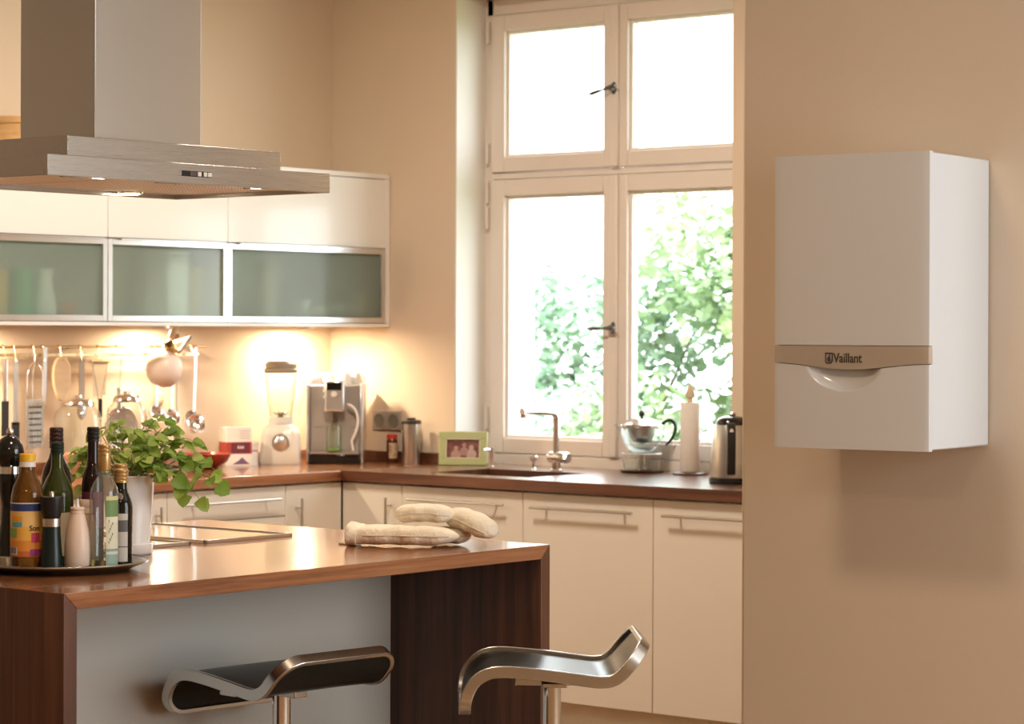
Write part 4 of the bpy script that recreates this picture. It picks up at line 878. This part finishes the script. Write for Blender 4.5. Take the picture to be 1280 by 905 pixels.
# ------------------------------------------------------------------ coffee machine in the corner
cm = thing('coffee_machine', 'grey and silver fully automatic coffee machine in the corner', 'coffee machine', (-.275, -.285, CT), ANG - pi / 2)   # local -Y towards the viewer
M_CMG = mat('machine_grey', (.40, .38, .36), .4, .3); M_CMS = mat('machine_silver', (.80, .82, .86), .25, .8)
w_, hh, dp = .118, .325, .20
MB().box(-w_ + .014, w_ - .014, 0, dp, .012, hh).build('housing', M_CMG, cm, bevel=.006)
MB().box(-w_, -w_ + .013, -.012, dp, 0, hh + .004).build('side_panel', M_CMS, cm, bevel=.004)
MB().box(w_ - .013, w_, -.012, dp, 0, hh + .004).build('side_panel', M_CMS, cm, bevel=.004)
MB().box(-w_ + .014, w_ - .014, -.045, .0, .0, .040).build('drip_tray', M_BLACKG, cm, bevel=.003)
MB().box(-w_ + .016, w_ - .016, -.046, -.001, .0405, .048).build('tray_grid', mat('grid_tan', (.50, .42, .34), .35, .6), cm, bevel=.001)
hdp = MB().box(-.040, .042, -.055, .0, .215, hh + .020).build('brew_head', M_CMS, cm, bevel=.008)
MB().box(-.030, .030, -.0565, -.0545, .305, .336).build('display', M_BLACKG, hdp)
kb = MB().lathe([(.001, .010), (.011, .010), (.013, 0)], 20); kb.v = [(x_, -.055 - z_, .288 + y_) for x_, y_, z_ in kb.v]; kb.build('dial', M_WHITEP, hdp)
MB().lathe([(.001, .170), (.012, .170), (.015, .18), (.020, .215), (.001, .215)], 20, (-.0, -.030, 0)).build('coffee_outlet', M_DARKM, hdp)
for z_ in (.27, .295): MB().box(-.046, -.040, -.04, -.02, z_, z_ + .012).build('side_button', M_WHITEP, hdp, bevel=.001)
for x0_, x1_ in ((-.09, -.05), (.065, .10)): MB().box(x0_, x1_, -.001, .001, .150, .1515).build('panel_seam', M_DARKM, cm)
MB().tube([(.048, -.03, .245), (.070, -.035, .243), (.092, -.036, .220), (.101, -.036, .18), (.094, -.036, .14), (.080, -.036, .112), (.070, -.036, .095)], .0062, 12).build('milk_hose', M_WHITEP, cm, sub=1)
MB().tube([(.071, -.036, .10), (.078, -.036, .055)], .005, 10).build('hose_end', M_WHITEP, cm)
cg = thing('glass_carafe', 'clear glass with pale green bottom under the coffee spout', 'glass', tuple(Vector((-.275, -.285, CT + .0485)) - IF * .026 - IR * .002))
MB().lathe([(.001, .0), (.031, .0), (.032, .004), (.032, .105), (.024, .118), (.023, .116), (.030, .104), (.030, .006), (.001, .006)], 32).build('glass_body', thin_glass('green_tint_glass', (.95, .98, .94), 2.0), cg)
MB().lathe([(.001, .0065), (.0295, .0065), (.0295, .018), (.001, .018)], 28).build('green_liquid', mat('green_liquid', (.45, .75, .20), .2, trans=.4), cg)
for k, (dx, dy, lab) in enumerate([(-.085, .05, 'white cup upside down on the left of the coffee machine'), (-.04, .09, 'white cup at the back on top of the coffee machine'), (.035, .06, 'white cup in the middle on top of the coffee machine'), (.075, .10, 'white cup with handle at right on top of the coffee machine')]):
    P_ = Vector((-.275, -.285, CT + hh + .0005)) + IR * dx + IF * dy
    c_ = thing('coffee_cup', lab, 'cup', tuple(P_), 0, 'cups on the coffee machine')
    MB().lathe([(.032, 0), (.034, .001), (.032, .02), (.024, .046), (.020, .050), (.001, .050), (.001, .046), (.018, .045), (.029, .018), (.032, 0)], 28).build('cup_body', M_WHITEC, c_, smooth=60)
    MB().tube([IR * .028 + Vector((0, 0, .012)), IR * .044 + Vector((0, 0, .014)), IR * .046 + Vector((0, 0, .030)), IR * .027 + Vector((0, 0, .036))], .0035, 8).build('cup_handle', M_WHITEC, c_, sub=1)

# ------------------------------------------------------------------ blender
bl_ = thing('blender', 'cream blender with glass jug and round dial', 'blender', (-.455, -.150, CT), ANG - pi / 2)
def rrect(w2, d2, r_, z_, n_=5):
    pts = []
    for cx_, cy_, a0_ in ((w2 - r_, d2 - r_, 0), (-w2 + r_, d2 - r_, pi / 2), (-w2 + r_, -d2 + r_, pi), (w2 - r_, -d2 + r_, 3 * pi / 2)):
        for i in range(n_): a_ = a0_ + pi / 2 * i / (n_ - 1); pts.append((cx_ + r_ * cos(a_), cy_ + r_ * sin(a_), z_))
    return pts
def loft(rings, name, m_, parent, smooth=50):
    b = MB(); n_ = len(rings[0])
    for rg in rings: b.v += [tuple(p_) for p_ in rg]
    for i in range(len(rings) - 1):
        for j in range(n_): j2 = (j + 1) % n_; b.f.append((i * n_ + j, i * n_ + j2, (i + 1) * n_ + j2, (i + 1) * n_ + j))
    b.f.append(tuple(range(n_))[::-1]); b.f.append(tuple((len(rings) - 1) * n_ + j for j in range(n_)))
    return b.build(name, m_, parent, smooth=smooth)
M_CREAM = mat('cream_enamel', (.74, .72, .66), .22, coat=.4)
loft([rrect(.084, .075, .025, 0), rrect(.086, .078, .025, .006), rrect(.082, .074, .03, .06), rrect(.078, .068, .03, .12), rrect(.070, .060, .03, .150), rrect(.045, .045, .03, .165)], 'motor_base', M_CREAM, bl_)
dk = MB().lathe([(.001, .016), (.022, .015), (.026, .012), (.026, .004), (.036, .003), (.038, 0)], 32); dk.v = [(x_ + .006, -.0715 - z_, .090 + y_) for x_, y_, z_ in dk.v]; dk.build('dial', M_ALU, bl_)
MB().lathe([(.001, .165), (.050, .165), (.052, .175), (.050, .192), (.001, .192)], 32).build('jug_collar', M_WHITEP, bl_)
MB().lathe([(.044, .192), (.048, .20), (.056, .27), (.066, .365), (.067, .375), (.064, .375), (.063, .365), (.053, .27), (.045, .202), (.042, .195)], 36).build('glass_jug', M_GLASSJ, bl_, smooth=60)
MB().lathe([(.001, .192), (.012, .192), (.010, .205), (.001, .212)], 14).build('blade_hub', M_DARKM, bl_)
for i in range(4):
    a_ = i * pi / 2 + .4; MB().tube([(0, 0, .208), (.022 * cos(a_), .022 * sin(a_), .206), (.032 * cos(a_), .032 * sin(a_), .216)], [.004, .004, .001], 6).build('blade', M_DARKM, bl_)
MB().lathe([(.001, .375), (.068, .375), (.070, .380), (.070, .390), (.064, .394), (.066, .400), (.066, .412), (.055, .424), (.001, .428)], 36).build('lid', mat('taupe_lid', (.30, .27, .22), .4), bl_)
MB().tube([(.064, 0, .355), (.090, 0, .350), (.098, 0, .32), (.092, 0, .27), (.078, 0, .235), (.055, 0, .225)], .0085, 12).build('jug_handle', M_GLASSJ, bl_, sub=1)
# cardboard box and small tin beside the blender
bxm = thing('carton', 'white and red printed carton with mountain picture on the worktop', 'box', (-.680, -.115, CT), ANG - pi / 2 + .5)
MB().box(-.055, .055, -.04, .04, 0, .158).build('box_body', varied('carton_white', (.82, .78, .72), (.86, .82, .77), 10, rough=.55), bxm, bevel=.001)
MB().box(-.0553, -.055, -.04, .04, .045, .098).box(-.055, .055, -.0404, -.040, .050, .098).build('red_band', mat('carton_red', (.42, .06, .04), .5), bxm)
MB().box(-.035, .045, -.0408, -.0404, .052, .096).build('crest_field', mat('carton_maroon', (.16, .03, .05), .5), bxm)
b = MB(); b.prism([(-.03, .008), (.045, .008), (.03, .02), (.012, .036), (-.004, .022)], 1, -.0406, -.0402); b.build('mountain_print', mat('carton_purple', (.20, .12, .20), .5), bxm)
b = MB(); 
for dx_ in (-.004, .006, .016): b.prism([(dx_ - .005, .072), (dx_ + .005, .072), (dx_, .086)], 1, -.0411, -.0407)
b.build('crest_mark', mat('carton_pale', (.75, .68, .62), .5), bxm)
for i, z_ in enumerate((.112, .122, .132, .142)): MB().box(-.0 , .045, -.0406, -.0402, z_, z_ + .0015).build('rule_line', mat('print_grey', (.35, .32, .30), .6), bxm)
ct_ = thing('storage_tin', 'small white round tin with red and green print by the blender', 'tin', (-.585, -.10, CT))
MB().lathe([(.001, 0), (.036, 0), (.036, .083), (.038, .084), (.038, .094), (.001, .096)], 32).build('tin_body', M_WHITEC, ct_)
band_patch(ct_, 'print_band', .036, .052, .070, VIEW - 1.3, VIEW - .1, mat('tin_maroon', (.35, .04, .08), .5)); band_patch(ct_, 'print_band', .036, .020, .040, VIEW - 1.2, VIEW - .2, mat('tin_green', (.35, .45, .30), .5)); band_patch(ct_, 'print_band', .036, .055, .062, VIEW + .2, VIEW + 1.2, mat('tin_lilac', (.45, .35, .45), .5))

# ------------------------------------------------------------------ jars on the cabinet-wall worktop
def jar(label, x, y, r_, h_, fill, fillc):
    j = thing('storage_jar', label, 'jar', (x, y, CT), 0, 'storage jars on the worktop')
    b = MB(); seg = 48; prof = [(.001, 0), (r_ * .92, 0), (r_, .01), (r_, h_ * .70), (r_ * .93, h_ * .80), (r_ * .70, h_ * .86), (r_ * .66, h_ * .88)]
    b.lathe(prof, seg); b.v = [(x_ * (1 + .02 * cos(24 * math.atan2(y_, x_))), y_ * (1 + .02 * cos(24 * math.atan2(y_, x_))), z_) for x_, y_, z_ in b.v]
    b.build('ribbed_glass', M_GLASSJ, j, smooth=60)
    MB().lathe([(.001, .006), (r_ * .90, .006), (r_ * .93, .02), (r_ * .93, h_ * fill), (.001, h_ * fill)], 28).build('contents', varied('contents_%d' % int(x * -100), fillc, tuple(min(1, q * 1.5) for q in fillc), 40, bstr=.4, bd=.01, rough=.8), j)
    MB().lathe([(.001, h_ * .87), (r_ * .72, h_ * .87), (r_ * .74, h_ * .90), (r_ * .60, h_ * .95), (r_ * .25, h_ * .975), (.001, h_ * .98)], 32).build('lid', M_CHROME, j, smooth=60)
    MB().lathe([(.012, h_ * .97), (.016, h_ * .99), (.014, h_), (.001, h_ * 1.005)], 16).build('lid_knob', M_CHROME, j)
jar('large ribbed glass storage jar with steel lid behind the bottles', -1.545, -.15, .088, .30, .27, (.45, .20, .13))
jar('second ribbed glass jar standing further back with domed steel lid', -1.365, -.225, .075, .315, .22, (.55, .40, .30))
rb = thing('storage_jar', 'squat orange red glass jar behind the herb leaves', 'jar', (-1.235, -.16, CT)); MB().lathe([(.001, 0), (.05, 0), (.052, .004), (.052, .085), (.045, .095), (.001, .095)], 28).build('body', glassy('red_preserve', (.55, .09, .02), .2), rb); cap(rb, .046, .095, .115, M_WHITEC)
rb = thing('fruit_bowl', 'shallow red lacquer bowl behind the herb leaves', 'bowl', (-.905, -.18, CT)); MB().lathe([(.001, 0), (.04, 0), (.085, .03), (.10, .06), (.097, .061), (.08, .034), (.038, .006), (.001, .006)], 36).build('bowl', mat('red_lacquer', (.35, .05, .03), .25), rb, smooth=60)

# ------------------------------------------------------------------ rail with hanging utensils
RY, RZ = -.065, 1.394
rl = thing('utensil_rail', 'thin brass coloured utensil rail below the hanging cabinets', 'rail', (-1.5, 0, RZ))
M_BRASS = mat('brass', (.70, .52, .28), .25, 1.0)
MB().tube([(-.75, RY, 0), (.70, RY, 0)], .005, 10).build('rod', M_BRASS, rl)
for x in (-.60, .05, .62): MB().tube([(x, 0, 0), (x, RY, 0)], .006, 8).lathe([(.001, 0), (.014, 0), (.014, .004)], 12, (x, -.004, -.002)).build('bracket', M_BRASS, rl)
MB().box(-.75, .66, RY - .004, RY + .004, -.036, -.024).build('shelf_strip', M_BRASS, rl, bevel=.001)
def X_at(px): return -1.844 + px * (1.844 - .805) / 255
M_DULL = brushed('utensil_steel', (.70, .66, .62), 2, .25)
M_BEECH = varied('beech', (.78, .58, .36), (.84, .65, .43), 12, (1, 1, 4), rough=.5)
UY = RY - .0
def hang(name, label, px, dy=-.016):
    t = thing(name, label, 'utensil', (X_at(px), RY + dy, RZ), 0, 'utensils on the rail')
    hk = [(0, -dy - .0, .0)]
    a = [(0, -dy + .0075 * cos(k * pi / 8 + 0), .0075 * sin(k * pi / 8)) for k in range(0, 9)]
    MB().tube(a + [(0, -.0 + .0, -.03), (0, 0, -.045), (0, -.004, -.052), (0, -.010, -.050)], .0018, 6).build('hook', M_BRASS, t)
    return t
ZB = -.045
def rodp(t, name, x0, z0, x1, z1, r_, m_, flat=False): return (MB().tube([(x0, 0, z0), (x1, 0, z1)], 1.0, prof=[(.0018, r_), (-.0018, r_), (-.0018, -r_), (.0018, -r_)], up=(0, 1, 0)) if flat else MB().tube([(x0, 0, z0), (x1, 0, z1)], r_, 10)).build(name, m_, t)
t = hang('spatula', 'dark handled spatula at the left end of the rail', 2); rodp(t, 'handle', 0, ZB, 0, -.20, .010, M_DULL); rodp(t, 'blade', 0, -.20, 0, -.33, .016, M_BLACKP, True)
t = hang('turner', 'long steel turner with black end second on the rail', 14); rodp(t, 'handle', 0, ZB, 0, -.29, .011, M_DULL, True); rodp(t, 'blade', 0, -.28, 0, -.36, .018, M_BLACKP, True)
t = hang('grater', 'flat steel grater with wire loop handle on the rail', 36.5)
MB().tube([(-.036, 0, -.20), (-.040, 0, -.12), (-.030, 0, -.075), (0, 0, -.05), (.030, 0, -.075), (.040, 0, -.12), (.036, 0, -.20)], .0035, 8).build('loop_handle', M_CHROME, t, sub=1)
MB().tube([(-.010, 0, -.20), (-.010, 0, -.10), (.0, 0, -.055)], .003, 8).build('centre_wire', M_CHROME, t)
g = MB().box(-.042, .042, -.002, .002, -.38, -.195).build('grating_plate', M_DULL, t, bevel=.001)
for i in range(7): MB().box(-.028, .028, -.006, -.002, -.36 + i * .022, -.354 + i * .022).build('grating_slot', M_DARKM, g)
t = hang('sharpening_steel', 'narrow flat steel strip hanging beside the grater', 48); rodp(t, 'strip', .003, .0, -.004, -.22, .0095, M_DULL, True)
t = hang('wooden_ladle', 'pale oval wooden board hanging on the rail', 68)
MB().prism([(.043 * cos(a) * (1 - .18 * sin(a) * (-1)), -.12 + .085 * sin(a)) for a in [i * pi / 14 for i in range(28)]], 1, -.007, .007).build('paddle', M_BEECH, t, bevel=.004)
t = hang('spoon', 'grey handled spoon hanging between wooden board and whisk', 93); rodp(t, 'handle', 0, ZB, 0, -.20, .013, mat('grey_grip', (.42, .38, .34), .4), True)
MB().ellipsoid((0, 0, -.24), (.024, .006, .038)).build('bowl', M_DULL, t)
t = hang('potato_masher', 'triangular wire masher with wooden bar on the rail', 115)
MB().tube([(-.045, 0, -.055), (.045, 0, -.055)], .0075, 12).build('wooden_bar', M_BEECH, t)
for s_ in (-1, 1): MB().tube([(.040 * s_, 0, -.055), (.006 * s_, 0, -.205)], .003, 8).build('wire', M_CHROME, t)
MB().box(-.033, .033, -.002, .002, -.19, -.062).build('pale_plate', mat('ivory_plate', (.84, .74, .54), .5), t, bevel=.006); rodp(t, 'grip', .004, -.20, .004, -.27, .008, M_BLACKP)
t = hang('sieve', 'round fine mesh sieve with steel rim hanging on the rail', 139, -.03)
MB().tube([(-.012, 0, -.16), (-.008, 0, -.24)], .010, 10).build('handle', M_ALU, t)
MB().tube([(0, 0, ZB), (-.012, 0, -.17)], .0035, 8).build('hanger_wire', M_CHROME, t)
MB().tube([(.080 * cos(a), 0, -.315 + .080 * sin(a)) for a in [i * pi / 18 for i in range(36)]], .005, 8, closed=True).build('rim', M_CHROME, t)
MB().grid(lambda u, v: (.078 * v * cos(2 * pi * u), .035 * (1 - v * v), -.315 + .078 * v * sin(2 * pi * u)), 32, 6).build('mesh_bowl', mat('sieve_mesh', (.72, .64, .58), .45, .6), t, smooth=80)
def ladle(label, px, top, hz, r_, lean=0.0, dy=-.03):
    t = hang('ladle', label, px, dy)
    MB().tube([(0, .0, top), (0, -.002, top + .002), (0, -.008, top - .004), (lean * .5, -.008, hz * .5), (lean, -.006, hz)], 1.0, prof=[(.0016, .0065), (-.0016, .0065), (-.0016, -.0065), (.0016, -.0065)], up=(0, 1, 0)).build('handle', M_DULL, t)
    b = MB(); b.lathe([(.002, -r_ * .95), (r_ * .5, -r_ * .82), (r_ * .86, -r_ * .5), (r_, 0), (r_ * .96, 0), (r_ * .82, -r_ * .46), (r_ * .48, -r_ * .76), (.002, -r_ * .88)], 28)
    R_ = Matrix.Rotation(rad(62), 3, 'X'); b.v = [tuple(R_ @ Vector(p_) + Vector((lean, -.015, hz - r_ * .75))) for p_ in b.v]
    b.build('ladle_bowl', M_CHROME, t, smooth=60); return t
ladle('small steel ladle with slim handle right of the lamp shade', 183, -.01, -.235, .036)
ladle('steel ladle with wide flat handle between the two others', 203, .0, -.25, .034, .0)
ladle('large steel ladle hanging alone at the right end of the rail', 234, .0, -.26, .050, -.008)
t = hang('skewer', 'thin long steel skewer right of the lamp arm', 214); rodp(t, 'shaft', 0, ZB, 0, -.30, .0035, M_DULL)
t = hang('spoon', 'pale wooden spoon hanging behind the small ladle', 192, -.012); rodp(t, 'handle', 0, ZB, 0, -.17, .005, M_BEECH); MB().ellipsoid((0, 0, -.205), (.022, .007, .034)).build('bowl', M_BEECH, t)

# clip lamp with pink shade in front of the rail
lp = thing('clip_lamp', 'pale pink round shade on a brass jointed clip lamp on the rail', 'lamp', (X_at(170) + .035, -.205, 1.36))
def L_(r_, u_, f_=0): return IR * r_ + IF * f_ + Vector((0, 0, u_))
MB().tube([L_(.0, .07), L_(.018, .12)], .015, 14).build('tube_end', mat('ivory_tube', (.85, .80, .66), .35), lp)
MB().tube([L_(.002, .065), L_(.030, .078)], .008, 12).build('joint_pin', M_BRASS, lp)
MB().ellipsoid(L_(-.010, .040), (.020, .020, .022)).build('joint', mat('dark_brass', (.20, .14, .07), .25, 1.0), lp)
MB().tube([L_(-.022, .020), L_(.020, -.004)], [.026, .024], 18).build('socket_collar', M_BRASS, lp)
MB().tube([L_(.028, .010), L_(.072, .070)], .008, 12).build('arm', M_WHITEP, lp); MB().tube([L_(.072, .070), L_(.074, .074, .04), (.075, .130, .034)], .006, 10).build('clamp_rod', M_WHITEP, lp)
sh = MB(); ax = Vector((-.30, 0, -.95)).normalized()
sh.lathe([(.020, -.006), (.044, .010), (.064, .036), (.071, .068), (.067, .096), (.052, .120), (.030, .134), (.020, .137), (.020, .134), (.049, .116), (.063, .094), (.068, .068), (.060, .038), (.041, .014), (.018, -.002)], 36)
Q = Vector((0, 0, 1)).rotation_difference((IR * -.36 + Vector((0, 0, -.9)) - IF * .1).normalized()).to_matrix()
sh.v = [tuple(Q @ Vector(p_) + L_(-.002, .010)) for p_ in sh.v]
sh.build('lamp_shade', mat('pink_shade', (.88, .74, .66), .35, sub=.1), lp, smooth=60)
print('leaves', nleaf)
